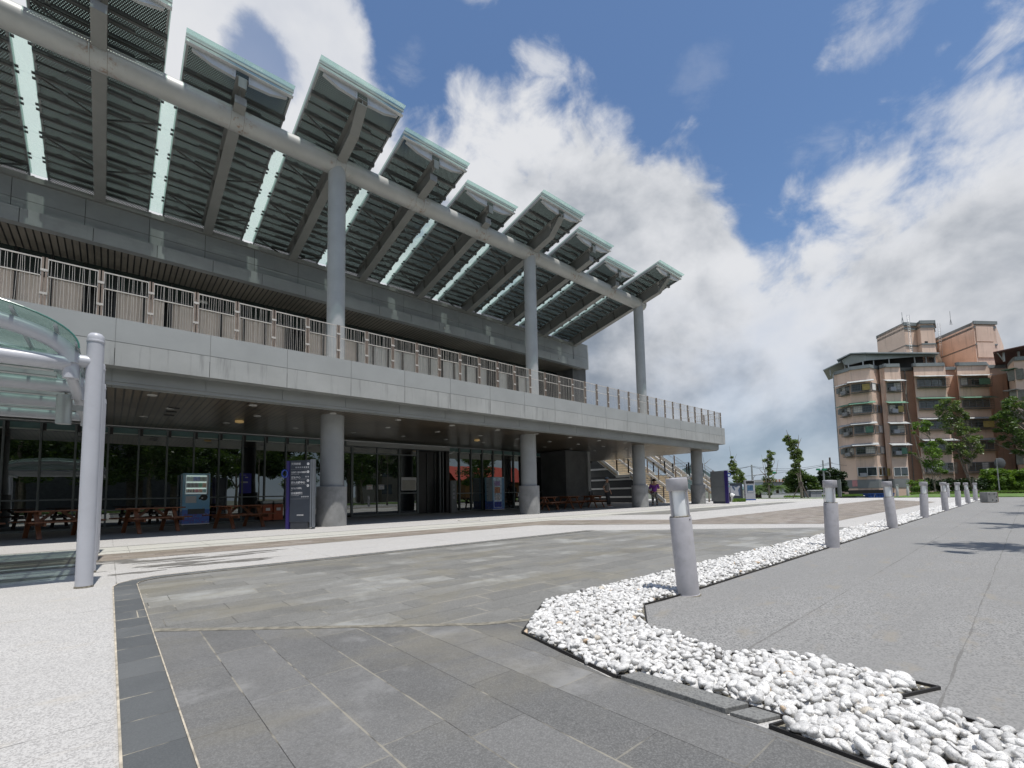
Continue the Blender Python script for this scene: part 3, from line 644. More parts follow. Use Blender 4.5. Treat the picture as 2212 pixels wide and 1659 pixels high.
# soffit lights
for i in range(14):
    for j, yy in enumerate((14.1, 15.9, 17.9)):
        xx = -1.5 + i * 2.2 + (0.5 if j == 1 else 0)
        if xx > 29: continue
        l_ = MB().lathe([(0.10, 3.47), (0.105, 3.489)], 12, (xx, yy)).build('downlight', M['lamp_white'], **W)
for xx, yy in ((3.15, 17.2), (13.0, 17.2), (26.0, 17.0)):
    MB().lathe([(0.05, 3.41), (0.13, 3.43), (0.13, 3.489)], 14, (xx, yy)).build('ceiling_lamp', M['lamp_warm'], **W)
MB().box(1.15, 1.40, 15.7, 15.9, 3.475, 3.489).box(1.15, 1.40, 16.4, 16.6, 3.475, 3.489).box(1.15, 1.40, 17.1, 17.3, 3.475, 3.489).build('ceiling_hatch', M['mullion_dark'], **W)

# round columns
YC = 14.4
YL = 14.6; LOWX = [-3.3, 5.27, 13.87, 22.5, 29.35]; UPX = [-3.5, 5.27, 14.03, 22.78]
for i, cx in enumerate(LOWX):
    low = MB().lathe([(0.352, 1.2), (0.352, 3.49)], 40, (cx, YL)).build('column', M['column_lower'], smooth=True, **W)
    MB().lathe([(0.455, 0.0), (0.455, 1.225), (0.445, 1.235)], 44, (cx, YL)).build('column_base', M['concrete'], low, smooth=True)
    if i < 4:
        MB().lathe([(0.275, 4.93), (0.275, 11.75)], 40, (UPX[i], YC)).build('upper_column', M['column_paint'], smooth=True, **W)

# long steel tube carrying the roof wings, with weld collars
PZ, PR = 11.80, 0.31
pp = MB().tube([(BX0, YC, PZ), (COLX[3] + 0.33, YC, PZ)], PR, 40)
tube = pp.build('ridge_tube', M['tube_paint'], smooth=True, **W)
for k in range(-3, 7):
    bxk = COLX[1] + k * BS
    if bxk > BX0: MB().tube([(bxk - 0.19, YC, PZ), (bxk - 0.165, YC, PZ)], PR + 0.008, 40).build('weld_collar', M['steel_grey'], tube, smooth=True)

# roof wings
def zc(y, z0): return z0 + S_ * (y - 14.4)
def wing(bx, yf, on_col, idx):
    hw = 1.27; x0, x1 = bx - hw, bx + hw; yb = 20.25; N_ = Vector((0, 0.2186, 0.9758))
    # beam: I section, bottom flange / web / top flange
    yt = yf + (0.75 if on_col else (0.30)); ye = 19.75; d = Vector((0, ye - yt, S_ * (ye - yt)))
    b = MB()
    b.obox((bx - 0.145, yt, zc(yt, 11.72)), (0.29, 0, 0), d, N_ * 0.03)
    b.obox((bx - 0.012, yt, zc(yt, 11.72) + 0.03), (0.024, 0, 0), d, N_ * 0.56)
    b.obox((bx - 0.145, yf + 0.12, zc(yf + 0.12, 12.32)), (0.29, 0, 0), Vector((0, ye - yf - 0.12, S_ * (ye - yf - 0.12))), N_ * 0.025)
    if on_col:    # tapered nose
        b.add([(bx - 0.012, yf + 0.14, zc(yf + .14, 12.20)), (bx - 0.012, yt, zc(yt, 11.75)), (bx - 0.012, yt, zc(yt, 12.31)), (bx - 0.012, yf + 0.14, zc(yf + .14, 12.32)),
               (bx + 0.012, yf + 0.14, zc(yf + .14, 12.20)), (bx + 0.012, yt, zc(yt, 11.75)), (bx + 0.012, yt, zc(yt, 12.31)), (bx + 0.012, yf + 0.14, zc(yf + .14, 12.32))],
              [(0, 1, 2, 3), (7, 6, 5, 4), (0, 4, 5, 1), (1, 5, 6, 2), (3, 7, 4, 0)])
        b.obox((bx - 0.145, yf + 0.14, zc(yf + .14, 12.18)), (0.29, 0, 0), Vector((0, yt - yf - .14, zc(yt, 11.72) - zc(yf + .14, 12.18))), N_ * 0.022)
    else:
        b.obox((bx - 0.145, yt - 0.012, zc(yt, 11.72)), (0.29, 0, 0), Vector((0, 0.010, 0)), (0, 0, 0.22))
        b.obox((bx - 0.012, yf + 0.12, zc(yf + 0.12, 12.14)), (0.024, 0, 0), Vector((0, yt - yf - 0.12, S_ * (yt - yf - .12))), N_ * 0.18)
        b.obox((bx - 0.10, yf + 0.10, zc(yf + 0.1, 12.03)), (0.20, 0, 0), (0, 0.02, 0), (0, 0, 0.30))
    yy = 14.75
    while yy < ye:
        b.obox((bx - 0.13, yy, zc(yy, 11.75)), (0.26, 0, 0), (0, 0.014, 0), N_ * 0.57); yy += 1.3
    beam = b.build('roof_beam', M['beam_paint'], **W)
    # glass sheets on top
    g = MB(); ys = np.linspace(yf, yb, 9)
    for a, c in zip(ys[:-1], ys[1:]):
        g.obox((x0 - 0.03, a + 0.006, zc(a, 12.66)), (2 * hw + 0.06, 0, 0), (0, c - a - 0.012, S_ * (c - a - 0.012)), N_ * 0.016)
    w_ = g.build('roof_wing', M['roof_glass'], **W)
    MB().obox((x0 - 0.03, yf - 0.12, zc(yf - 0.12, 12.661)), (hw + 0.025, 0, 0), (0, 0.115, S_ * 0.115), N_ * 0.018).obox((bx + 0.005, yf - 0.12, zc(yf - 0.12, 12.661)), (hw + 0.025, 0, 0), (0, 0.115, S_ * 0.115), N_ * 0.018).build('edge_glass', M['edge_glass'], w_)
    # perforated sheet below the glass
    L = (yb - yf - 0.12) / 0.9758
    vs = [(x0 + 0.04, yf + 0.12, zc(yf + .12, 12.55)), (x1 - 0.04, yf + 0.12, zc(yf + .12, 12.55)), (x1 - 0.04, yb, zc(yb, 12.55)), (x0 + 0.04, yb, zc(yb, 12.55))]
    s = MB().add(vs, [(0, 1, 2, 3)]); s.build('perforated_sheet', M['screen'], w_, uv=[(0, 0), (2 * hw - .08, 0), (2 * hw - .08, L), (0, L)])
    # edge rails, front gutter plate, purlins, braces
    f = MB(); fd = Vector((0, yb - yf - .1, S_ * (yb - yf - .1)))
    for xx in (x0, x1 - 0.05): f.obox((xx, yf + 0.1, zc(yf + .1, 12.52)), (0.05, 0, 0), fd, N_ * 0.11)
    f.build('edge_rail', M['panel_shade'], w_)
    f = MB(); f.obox((x0 - 0.03, yf + 0.035, zc(yf + .03, 12.60)), (2 * hw + 0.06, 0, 0), (0, 0.035, 0), (0, 0, 0.075))
    f.obox((x0 - 0.03, yf + 0.06, zc(yf + .06, 12.51)), (2 * hw + .06, 0, 0), (0, 0.09, -0.02), (0, 0, 0.018))
    for sx in (-1, 1):     # stout front outriggers, chamfered at the ends
        a, c = bx + sx * 0.16, bx + sx * (hw - 0.12); z = zc(yf + 0.16, 12.53)
        f.add([(a, yf + .15, z - 0.235), (bx + sx * hw * 0.55, yf + .15, z - 0.20), (c, yf + .15, z - 0.06), (c, yf + .15, z), (a, yf + .15, z),
               (a, yf + .165, z - 0.235), (bx + sx * hw * 0.55, yf + .165, z - 0.20), (c, yf + .165, z - 0.06), (c, yf + .165, z), (a, yf + .165, z)],
              [(0, 1, 2, 3, 4), (9, 8, 7, 6, 5), (0, 5, 6, 1), (1, 6, 7, 2)])
        f.bar((a, yf + .19, z - 0.24), (bx + sx * hw * 0.55, yf + .19, z - 0.205), 0.10, 0.012); f.bar((bx + sx * hw * 0.55, yf + .19, z - 0.205), (c, yf + .19, z - .062), 0.10, 0.012)
        for q in (0, 1): f.tube([(bx + sx * 0.22, yf + .13, z - 0.16 + q * 0.09), (bx + sx * 0.22, yf + .15, z - 0.16 + q * .09)], 0.022, 8)
    f.build('front_rail', M['bright_steel'], w_)
    p_ = MB(); step = 0.655; yy = yf + 0.78; q = 0
    while yy < yb - 0.15:
        z = zc(yy, 12.50)
        p_.obox((x0 + 0.0, yy, z - 0.08), (2 * hw, 0, 0), (0, 0.012, 0), (0, 0, 0.10)); p_.obox((x0, yy, z - 0.08), (2 * hw, 0, 0), (0, 0.11, 0), (0, 0, 0.01))
        y3 = yy + 0.36; p_.obox((x0 + .03, y3, zc(y3, 12.50) - .03), (2 * hw - .06, 0, 0), (0, 0.035, 0), (0, 0, 0.05))
        for sx in (-1, 1):
            c = bx + sx * hw * 0.52; a = bx + sx * 0.13; y2 = yy + 0.24; z2 = zc(y2, 12.50)
            p_.add([(a, y2, z2 - .10), (c, y2, z2 - .10), (c, y2, z2 - .02), (a, y2, z2 - .02)], [(0, 1, 2, 3)]); p_.bar((a, y2 + .03, z2 - .10), (c, y2 + .03, z2 - .10), .06, .008)
            if q % 3 == 1:
                p_.bar((a, yy + 0.5, zc(yy + .5, 12.36)), (bx + sx * (hw - 0.1), yy + 0.08, zc(yy + .08, 12.44)), 0.035, 0.05)
            p_.box(bx + sx * (hw - 0.35) - 0.05, bx + sx * (hw - .35) + .05, yy - 0.02, yy, z - 0.06, z + 0.03)
        yy += step; q += 1
    p_.build('purlin', M['purlin_steel'], w_)
for k in range(-4, 7):
    bx = COLX[1] + k * BS
    if bx < -5.5: continue
    wing(bx, {0: 12.3, 1: 12.9, 2: 13.5}[k % 3], k % 3 == 0, k)
    # strip of greenish glass in the gap to the next wing
    if k < 6:
        g = MB(); ga, gc = bx + 1.31, bx + BS - 1.31; yy = 15.65
        c_ = MB()
        while yy < 20.2:
            y2 = min(yy + 0.96, 20.25); g.obox((ga - 0.04, yy + .008, zc(yy, 12.63)), (gc - ga + .08, 0, 0), (0, y2 - yy - .016, S_ * (y2 - yy - .016)), (0, 0, 0.014))
            for xx in (ga - 0.03, gc - 0.04):
                for o_ in (0.02, 0.82): c_.obox((xx, yy + o_, zc(yy + o_, 12.585)), (0.07, 0, 0), (0, 0.07, 0), (0, 0, 0.035))
            yy = y2
        n_ = len(g.f); b_ = len(g.v); g.v += c_.v; g.f += [tuple(i + b_ for i in f) for f in c_.f]; g.m += [1] * len(c_.f); st = g.build('gap_glass', [M['strip_glass'], M['dark_metal']], **W)

# upper storey: panelled wall under the wings, sloping eave trim, soffit, windows
YU = 19.4; XR = 24.25
up = MB(); x = -0.9 - 1.608 * 5; i = 0
while x < 22.8:
    x1 = min(x + 1.608, 22.72)
    up.box(x + .007, x1 - .007, YU, YU + 0.03, 10.005, 10.60); up.box(x + .007, x1 - .007, YU, YU + .03, 9.56, 9.993)
    x += 1.608
up.build('upper_cladding', M['wall_panel'], **W)
lo = MB(); x = 0.93 - 1.608 * 6
while x < 23.4:
    x1 = min(x + 1.608, 23.45); lo.box(x + .007, x1 - .007, YU - 0.30, YU - .27, 9.15, 9.59); x += 1.608
lo.box(BX0, 23.45, YU - .299, YU - .001, 9.592, 9.60).box(BX0, 23.45, YU - .299, YU - .001, 9.14, 9.149)
lo.build('lower_cladding', M['wall_panel'], **W)
MB().box(BX0, 22.72, YU + 0.012, 30, 9.2, 10.6).box(BX0, 23.4, YU - .26, YU + .012, 9.16, 9.58).build('upper_wall', M['joint'], **W)
MB().obox((BX0, YU - 0.10, 10.60), (22.75 - BX0, 0, 0), (0, 0.12, 0), (0, 0, 0.16)).build('eave_trim', M['beam_paint'], **W)
MB().box(BX0, 23.4, YU - .02, 20.995, 9.13, 9.142).build('upper_soffit', M['soffit_upper'], **W)
MB().box(BX0, XR, 20.2, 30, 10.6, 11.0).build('roof_slab', M['wall_panel'], **W)
pr = MB().box(22.74, 24.28, YU - 0.02, 26, 10.02, 10.46).box(22.74, 24.28, YU - .02, 26, 9.27 + .2, 10.01).box(22.75, 24.27, YU, 26, 10.465, 10.95)
pr.box(23.47, 24.28, YU - .02, 26, 9.27, 9.465).build('end_pier', M['wall_panel'], **W)
MB().box(22.8, 24.15, YU + 0.15, 26, 4.93, 9.27).build('pier_shaft', M['wall_dark'], **W)
MB().box(24.28, 24.75, 19.9, 20.5, 10.35, 10.95).box(24.26, 24.80, 19.85, 20.55, 10.95, 11.0).build('outlet_box', M['concrete'], **W)
for xx in (8.0 + 4.45, 21.0): MB().tube([(xx, YU - .33, 9.36), (xx, YU - .30, 9.36)], 0.05, 12).build('wall_lamp', M['lamp_white'], **W)
# upper windows with curtains
YW = 21.0
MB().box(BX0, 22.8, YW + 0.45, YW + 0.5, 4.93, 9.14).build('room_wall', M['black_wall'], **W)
random.seed(3)
x = -0.9 - 0.803 * 10; n = 0
while x < 22.7:
    x1 = min(x + 0.803, 22.8)
    mu = MB().box(x1 - 0.03, x1 + .03, YW - .04, YW + .06, 4.93, 9.13).build('window_mullion', M['mullion_dark'], **W)
    MB().box(x + .03, x1 - .03, YW, YW + 0.01, 8.42, 9.13).build('window_pane', M['glass_clear'], **W)
    if x < 19.5 and random.random() > 0.10:
        a, c = x + 0.02, x1 - 0.02
        if random.random() < 0.2: c = a + (c - a) * random.uniform(.35, .8)
        cu = MB(); m_ = 16; pts = [(a + (c - a) * j / m_, YW + 0.10 + 0.0025 * math.sin(j * 2.1 + n)) for j in range(m_ + 1)]
        for j in range(m_): cu.quad((*pts[j], 4.93), (*pts[j + 1], 4.93), (*pts[j + 1], 8.36), (*pts[j], 8.36))
        o = cu.build('curtain', M['curtain'] if x < 8.5 else M['curtain_grey'], **W)
    x += 0.803; n += 1
MB().box(BX0, 22.8, YW - .05, YW + .06, 8.36, 8.42).build('window_transom', M['mullion_dark'], **W)
MB().tube([(2.15, YW - .3, 8.55), (2.6, YW - .3, 8.55)], 0.055, 10).build('tube_lamp', M['lamp_white'], **W)

# ground floor glazing
YG = 20.35
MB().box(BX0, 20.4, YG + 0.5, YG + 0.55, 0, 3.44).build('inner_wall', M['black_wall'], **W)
def glaze(x0, x1, n, y, name='glass_pane', top=3.43):
    for i in range(n):
        a = x0 + (x1 - x0) * i / n; c = x0 + (x1 - x0) * (i + 1) / n
        tilt = random.uniform(-.0022, .0022)
        MB().quad((a, y + tilt, 0.06), (c, y - tilt, 0.06), (c, y - tilt, 3.16), (a, y + tilt, 3.16)).build(name, M['glass_dark'], **W)
        s = MB().box(a + .11, c - .03, y - .004, y + .02, 3.22, 3.42).build('top_panel', M['teal_film'], **W)
        MB().box(a + .11, c - .03, y - .006, y + .01, 3.17, 3.215).build('panel_lip', M['pale_film'], s)
        MB().box(a, a + .11, y - .002, y + .02, 3.16, 3.43).build('top_gap', M['mullion_dark'], **W)
        mu = MB().box(a - .025, a + .025, y - .09, y, 0, 3.43).build('mullion', M['mullion'], **W)
    MB().box(x0, x1, y - .08, y - .005, 0.955, 1.005).build('transom', M['mullion'], **W)
    MB().box(x0, x1, y - .085, y - .003, 0.0, 0.06).box(x0, x1, y - .10, y + .02, 3.40, 3.437).build('frame_rail', M['mullion'], **W)
glaze(-0.09 - 0.79 * 11, -0.09 + 0.79 * 10, 21, YG)
glaze(13.35, 20.4, 9, YG)
# entrance porch
MB().box(7.75, 13.15, 19.75, YG, 3.17, 3.36).build('porch_fascia', M['panel_shade'], **W)
MB().box(7.8, 13.1, YG - .02, YG + .02, 3.36, 3.44).build('porch_transom', M['teal_film'], **W)
MB().box(7.81, 13.30, 20.3, 20.9, 0, 3.17).build('porch_core', M['joint'], **W)
def pane(x0, x1, z0, z1, y): MB().quad((x0, y, z0), (x1, y, z0), (x1, y, z1), (x0, y, z1)).build('door_glass', M['glass_door'], **W)
YD = 20.12
for x0, x1 in ((7.8, 8.1), (8.2, 9.32), (9.36, 10.42), (10.52, 11.42)): pane(x0, x1, 0.08, 2.86, YD); pane(x0, x1, 2.92, 3.15, YD)
fr = MB()
for xx in (8.10, 9.32, 10.42, 11.42, 12.72): fr.box(xx, xx + (.09 if xx != 9.32 else .04), YD - .06, YD + .03, 0, 3.17)
fr.box(7.8, 11.5, YD - .055, YD + .03, 2.86, 2.92).box(8.1, 11.5, YD - .055, YD + .03, 0.0, 0.08).box(10.5, 11.42, YD - .05, YD + .03, 1.0, 1.07)
fr.build('door_frame', M['mullion'], **W)
rv = MB().box(11.55, 12.7, 20.22, 20.29, 0.02, 3.1).build('revolving_door', M['black_plastic'], **W)
MB().box(12.06, 12.075, 20.15, 20.21, 0.05, 3.05).box(12.5, 12.515, 20.15, 20.21, 0.05, 3.05).box(12.95, 13.0, 20.1, 20.3, 0, 3.15).build('door_strip', M['mullion'], rv)
MB().box(13.1, 13.3, YD - .1, YG, 0, 3.3).build('porch_post', M['mullion_dark'], **W)
nb = MB().box(10.55, 11.36, YD - .09, YD - .06, 1.16, 1.80).build('notice_board', M['white_plastic'], bevel=0.01, **W)
MB().box(10.58, 11.33, YD - .094, YD - .091, 1.19, 1.64).build('notice_sheet', mat('notice_paper', (0.40, 0.39, 0.34), 0.6, var=0.08), nb)
MB().box(10.60, 11.31, YD - .096, YD - .092, 1.645, 1.655).build('notice_line', M['joint'], nb)
for a, colr in ((8.84, (0.35, 0.05, 0.05)), (9.42, (0.05, 0.06, 0.30))):
    st = MB().box(a, a + .28, YD - .012, YD - .004, 1.22, 1.44).build('door_sticker', M['white_plastic'], **W)
    MB().box(a + .03, a + .25, YD - .016, YD - .013, 1.40, 1.42).box(a + .09, a + .19, YD - .016, YD - .013, 1.285, 1.305).box(a + .03, a + .25, YD - .016, YD - .013, 1.235, 1.245).build('sticker_print', mat('sticker_ink', colr, 0.6, var=0), st)
# camera lamp on the porch and end wall of the ground floor
MB().tube([(13.25, 19.9, 3.05), (13.45, 19.75, 3.15)], 0.035, 8).build('security_camera', M['white_plastic'], **W)
MB().box(20.4, 22.55, 18.25, 24.2, 0, 3.44).build('end_wall', M['wall_dark'], **W)
MB().box(22.35, 22.60, 18.15, 18.3, 0, 3.44).build('lit_wall_edge', M['column_lower'], **W)  # paler strip painting the lit edge of the dark wall

# text helper: lettering as its own mesh
def text(name, s, loc, size, m, parent=None, rot=(R_(90), 0, 0), align='LEFT', world=True, extr=0.001, w=1.0):
    c = bpy.data.curves.new(name, 'FONT'); c.body = s; c.size = size; c.extrude = extr; c.align_x = align; c.offset = size * 0.012
    o = bpy.data.objects.new(name, c); COL.objects.link(o); o.rotation_euler = rot; o.location = Vector(loc) - (parent.location if (world and parent) else Vector()); o.scale = (w, 1, 1)
    c.materials.append(m)
    if parent: o.parent = parent
    return o

# ------------------------------------------------------------------ balcony railing
rail = thing('balcony_railing', (10.0, 13.4, 4.93), 'bronze balcony railing of thin leaning bars along the slab edge', 'railing')
WR = dict(parent=rail, world=True)
def rail_bay(p, q, z0, parent_kw, seed, zt=1.08):
    rg = random.Random(seed); p = Vector(p); q = Vector(q); d = (q - p); L = d.length; d.normalize()
    b = MB(); z = Vector((0, 0, 1))
    def P(s, h): return p + d * s + z * (z0 + h)
    for h, w in ((zt - 0.01, .022), (0.70, .020), (0.04, .022)): b.bar(P(0.04, h), P(L - 0.04, h), w, w)
    b.bar(P(0.05, 0.03), P(0.05, zt), .02, .02); b.bar(P(L - .05, .03), P(L - .05, zt), .02, .02)
    n = 15
    for i in range(1, n):
        s = 0.05 + (L - 0.1) * i / n + rg.uniform(-.012, .012); b.bar(P(s, 0.04), P(s + rg.uniform(-.026, .026), zt - .01), .0058, .0058)
    return b.build('bar_panel', M['rail_steel'], **parent_kw)
def rail_post(x, y, z0, kw, ax='x', zt=1.10):
    b = MB()
    if ax == 'x':
        b.box(x - .045, x - .012, y - .03, y + .03, z0, z0 + zt, 0).box(x + .012, x + .045, y - .03, y + .03, z0, z0 + zt, 0)
        for h in (.3, .8): b.box(x - .06, x + .06, y - .036, y + .0, z0 + h, z0 + h + .05, 1)
    else: b.box(x - .03, x + .03, y - .045, y + .045, z0, z0 + zt, 0)
    return b.build('post', [M['bronze'], M['rail_steel']], **kw)
xs = [XE - 0.09 - 0.882 * i for i in range(39)][::-1]
for i, xx in enumerate(xs):
    rail_post(xx, 13.4, 4.95, WR)
    if i: rail_bay((xs[i - 1], 13.4, 0), (xx, 13.4, 0), 4.96, WR, i)
for i in range(10):
    y0 = 13.45 + i * 1.08; rail_bay((XE - .09, y0, 0), (XE - .09, y0 + 1.08, 0), 4.96, WR, 100 + i); rail_post(XE - .09, y0 + 1.08, 4.95, WR, 'y')
# ------------------------------------------------------------------ glass vaulted walkway at the left
cnp = thing('walkway_canopy', (-1.9, 8.7, 0), 'glass vaulted walkway shelter on pale grey tube posts', 'canopy')
WC = dict(parent=cnp, world=True)
CX = -1.95
def post(x, y):
    p = MB().lathe([(0.072, 0), (0.072, 2.62), (0.078, 2.625), (0.078, 2.64), (0.072, 2.645), (0.072, 2.675), (0.066, 2.70), (0.05, 2.72), (0.02, 2.73)], 28, (x, y)).build('post', M['post_paint'], smooth=True, **WC)
    MB().lathe([(0.078, 0.0), (0.078, 0.012), (0.073, 0.02)], 28, (x, y)).build('base_seal', M['grime'], p, smooth=True)
for i in range(4):
    y = 6.63 + 1.36 * i
    for sx in (1, -1):
        px = CX + sx * 1.78
        post(px, y)
    arc = [(CX + 1.62 * math.cos(a) ** 0.55 * 1 if math.cos(a) > 0 else CX - 1.62 * abs(math.cos(a)) ** 0.55, y, 2.4) for a in (0, 1)]
    arc = [(CX + 1.60 * math.copysign(abs(math.cos(a)) ** 0.8, math.cos(a)), y, 2.36 + 0.43 * math.sin(a) ** 0.85) for a in np.linspace(0.0001, math.pi - 0.0001, 41)]
    ar = MB().tube(arc, 0.080, 20).tube([(CX + 1.60, y, 2.42), (CX + 1.60, y, 2.20)], 0.068, 18).tube([(CX - 1.60, y, 2.42), (CX - 1.60, y, 2.20)], 0.068, 18)
    arch = ar.build('arch_tube', M['post_paint'], smooth=True, **WC)
    for sx in (-1, 1): MB().tube([(CX + sx * 1.58, y, 2.40), (CX + sx * 1.78, y, 2.40)], 0.066, 18).build('arm', M['post_paint'], arch, smooth=True)
    MB().tube([(CX - 1.6, y, 2.36), (CX + 1.6, y, 2.36)], 0.078, 18).build('tie_tube', M['post_paint'], arch, smooth=True)
for i in range(3):
    y = 6.63 + 1.36 * i
    rl = MB()
    for k, yy in enumerate((y + .24, y + .62, y + 1.0)):
        rl.box(CX - 1.45, CX + 1.42, yy, yy + .035, 2.40, 2.46).box(CX - 1.45, CX + 1.42, yy, yy + .085, 2.395, 2.405).box(CX - 1.45, CX + 1.42, yy + .11, yy + .13, 2.43, 2.45)
    rl.build('cross_rail', M['bright_steel'], **WC)
    gl = MB()
    for a in (y + .05, y + .42, y + 1.1): gl.box(CX - 1.42, CX + 1.40, a, a + .22, 2.475, 2.485)
    gl.build('glass_louvre', M['strip_glass'], **WC)
for sx in (1, -1):
    MB().tube([(CX + sx * 1.60, 6.63, 2.24), (CX + sx * 1.60, 10.9, 2.24)], 0.05, 14).build('eaves_tube', M['post_paint'], smooth=True, **WC)
vg = MB(); arcg = [(CX + 1.66 * math.copysign(abs(math.cos(a)) ** 0.8, math.cos(a)), 2.47 + 0.47 * max(0, math.sin(a)) ** 0.9) for a in np.linspace(0.02, math.pi - 0.02, 37)]
for j in range(4):
    y0 = 6.45 + j * 1.13; y1 = y0 + 1.12
    for (xa, za), (xb, zb) in zip(arcg[:-1], arcg[1:]): vg.add([(xa, y0, za), (xb, y0, zb), (xb, y1, zb), (xa, y1, za), (xa, y0, za + .014), (xb, y0, zb + .014), (xb, y1, zb + .014), (xa, y1, za + .014)], [(0, 1, 2, 3), (7, 6, 5, 4), (0, 4, 5, 1), (2, 6, 7, 3)])
M['vault_glass'] = thin_glass('vault_glass', (0.60, 0.70, 0.67), 0.14, (0.50, 0.58, 0.55), 0.25, 0.10)
vault = vg.build('vault_glass', M['vault_glass'], smooth=True, **WC)
e_ = MB(); e_.tube([(x_, 6.45, z_ + .01) for x_, z_ in arcg], 0.009, 6); e_.build('glass_edge', mat('glass_edge', (0.04, 0.16, 0.13), 0.2, var=0), vault)
rb = MB()
for k in range(2, 35, 4): rb.box(arcg[k][0] - .015, arcg[k][0] + .015, 6.5, 10.95, arcg[k][1] - .03, arcg[k][1] - .002)
rb.build('glazing_bar', M['post_paint'], vault)
lp = MB().tube([(-0.47, 8.0, 1.88), (-0.47, 8.0, 2.25)], 0.075, 22); lp.box(-.47, -.22, 7.98, 8.02, 2.06, 2.13)
tag(lp.build('cylinder_lamp', M['galv'], smooth=True), 'grey cylinder lamp hanging beside the second post of the glass shelter', 'lamp')

# ------------------------------------------------------------------ bollard lights
def make_bollard(label):
    b = thing('bollard_light', (0, 0, 0), label, 'bollard', 'bollard lights along the pebble bed')
    R0 = 0.090
    MB().lathe([(R0 + .004, 0.0), (R0 + .004, 0.012), (R0, 0.014), (R0, 0.66), (R0 - .003, 0.668)], 36).build('shaft', M['bollard_paint'], b, smooth=True)
    MB().lathe([(R0 + .012, 0.0), (R0 + .012, 0.006), (R0 + .005, 0.010)], 32).build('base_ring', M['grime'], b, smooth=True)
    for i in range(2): MB().tube([(math.cos(1.2 + i * 3.1) * (R0 - .002), math.sin(1.2 + i * 3.1) * (R0 - .002), .645), (math.cos(1.2 + i * 3.1) * (R0 + .003), math.sin(1.2 + i * 3.1) * (R0 + .003), .645)], .006, 8).build('screw', M['dark_metal'], b)
    MB().lathe([(R0 - .006, 0.668), (R0 - .004, 0.674), (0.066, 0.678)], 36).build('collar', M['grime'], b, smooth=True)
    MB().lathe([(0.063, 0.67), (0.063, 0.90)], 32).build('diffuser', M['bollard_glass'], b, smooth=True)
    for i in range(3):
        a = 0.35 + i * 2 * math.pi / 3
        c, s = math.cos(a), math.sin(a); r = 0.078
        MB().obox((c * r - s * .009 - c * .006, s * r + c * .009 - s * .006, 0.668), (s * .018, -c * .018, 0), (c * .012, s * .012, 0), (0, 0, 0.235)).build('strut', M['bollard_paint'], b)
    MB().lathe([(R0 - .004, 0.895), (R0, 0.90), (R0, 0.992), (R0 - .003, 1.0), (0.02, 1.004)], 36).build('cap', M['bollard_paint'], b, smooth=True)
    return b
BL = ['nearest and largest bollard light, standing at the bend of the pebble bed', 'second bollard light from the bend of the pebble bed', 'third bollard light from the bend of the pebble bed', 'fourth bollard light from the bend of the pebble bed',
      'fifth bollard light from the bend of the pebble bed', 'sixth bollard light from the bend of the pebble bed', 'seventh bollard light from the bend of the pebble bed', 'eighth bollard light, just before the punctured concrete block']
bx_ = [3.74, 8.05, 12.55, 17.0, 21.8, 26.15, 30.7, 35.1]
b0 = make_bollard(BL[0])
for i, bx in enumerate(bx_):
    b = b0 if i == 0 else copy_tree(b0)
    b['label'] = BL[i]; b.location = (bx, 1.99, 0.0); ln = [0.072, 0.042, 0.06, 0.035, 0.055, 0.06, 0.07, 0.03][i]
    b.rotation_euler = (-ln * 0.66, -ln * 0.75, [0.3, 1.5, 0.0, 2.2, 0.6, 1.2, 0.2, 2.0][i])
for i, (x, y, lab) in enumerate([(46.2, 4.0, 'far bollard light on the lawn edge behind the fourth bollard'), (48.6, 7.25, 'short bollard light on the far lawn in front of the blue skip'), (50.2, 6.8, 'small bollard light on the far lawn beside the round shrub')]):
    b = copy_tree(b0); b['label'] = lab; b['group'] = 'bollard lights on the far lawn'; b.location = (x, y, 0.03); b.rotation_euler = (.02, -.03, i)

# ------------------------------------------------------------------ picnic tables
def make_table():
    t = thing('picnic_table', (0, 0, 0), '', 'picnic table', 'picnic tables under the balcony'); Lh = 0.72
    b = MB()
    for i in range(5): y = -0.33 + i * 0.135; b.box(-Lh, Lh, y, y + .125, 0.665, 0.70)
    b.build('tabletop', M['wood'], t, bevel=.004)
    for sy in (-1, 1):
        b = MB(); b.box(-Lh - .0, Lh + .0, sy * .62 - .13, sy * .62 - .005, 0.40, 0.435).box(-Lh, Lh, sy * .62 + .005, sy * .62 + .12, .40, .435); b.build('bench', M['wood'], t, bevel=.004)
    for sx in (-1, 1):
        for sy in (-1, 1):
            x = sx * 0.46; MB().bar((x, sy * .52, 0.0), (x, sy * .20, 0.665), 0.045, 0.09, up=(1, 0, 0)).build('leg', M['wood'], t)
        MB().box(sx * .46 + .024, sx * .46 + .066, -.70, .70, .32, .40).build('cross_beam', M['wood'], t)
        MB().box(sx * .46 + .024, sx * .46 + .066, -.32, .32, .585, .664).build('top_beam', M['wood'], t)
        MB().bar((sx * .44, 0, .35), (sx * .08, 0, .66), .07, .035, up=(0, 1, 0)).build('brace', M['wood'], t)
    return t
t0 = make_table()
TL = [(-2.75, 16.75, 0.30, 'leftmost picnic table, mostly cut off by the picture edge'), (-0.98, 16.65, 0.33, 'picnic table half hidden behind the pale canopy post'), (0.92, 16.65, 0.32, 'picnic table in front of the blue drinks machine'), (3.08, 16.45, 0.34, 'picnic table in front of the orange recycling bins'),
      (16.9, 16.6, 0.22, 'picnic table partly hidden by the second round column'), (18.9, 16.75, 0.25, 'middle picnic table right of the second round column'), (21.0, 16.8, 0.2, 'picnic table with a dark bag beside the man in a cap')]
for i, (x, y, rz, lab) in enumerate(TL):
    t = t0 if i == 0 else copy_tree(t0); t.location = (x, y, 0.004); t.rotation_euler = (0, 0, rz); t['label'] = lab
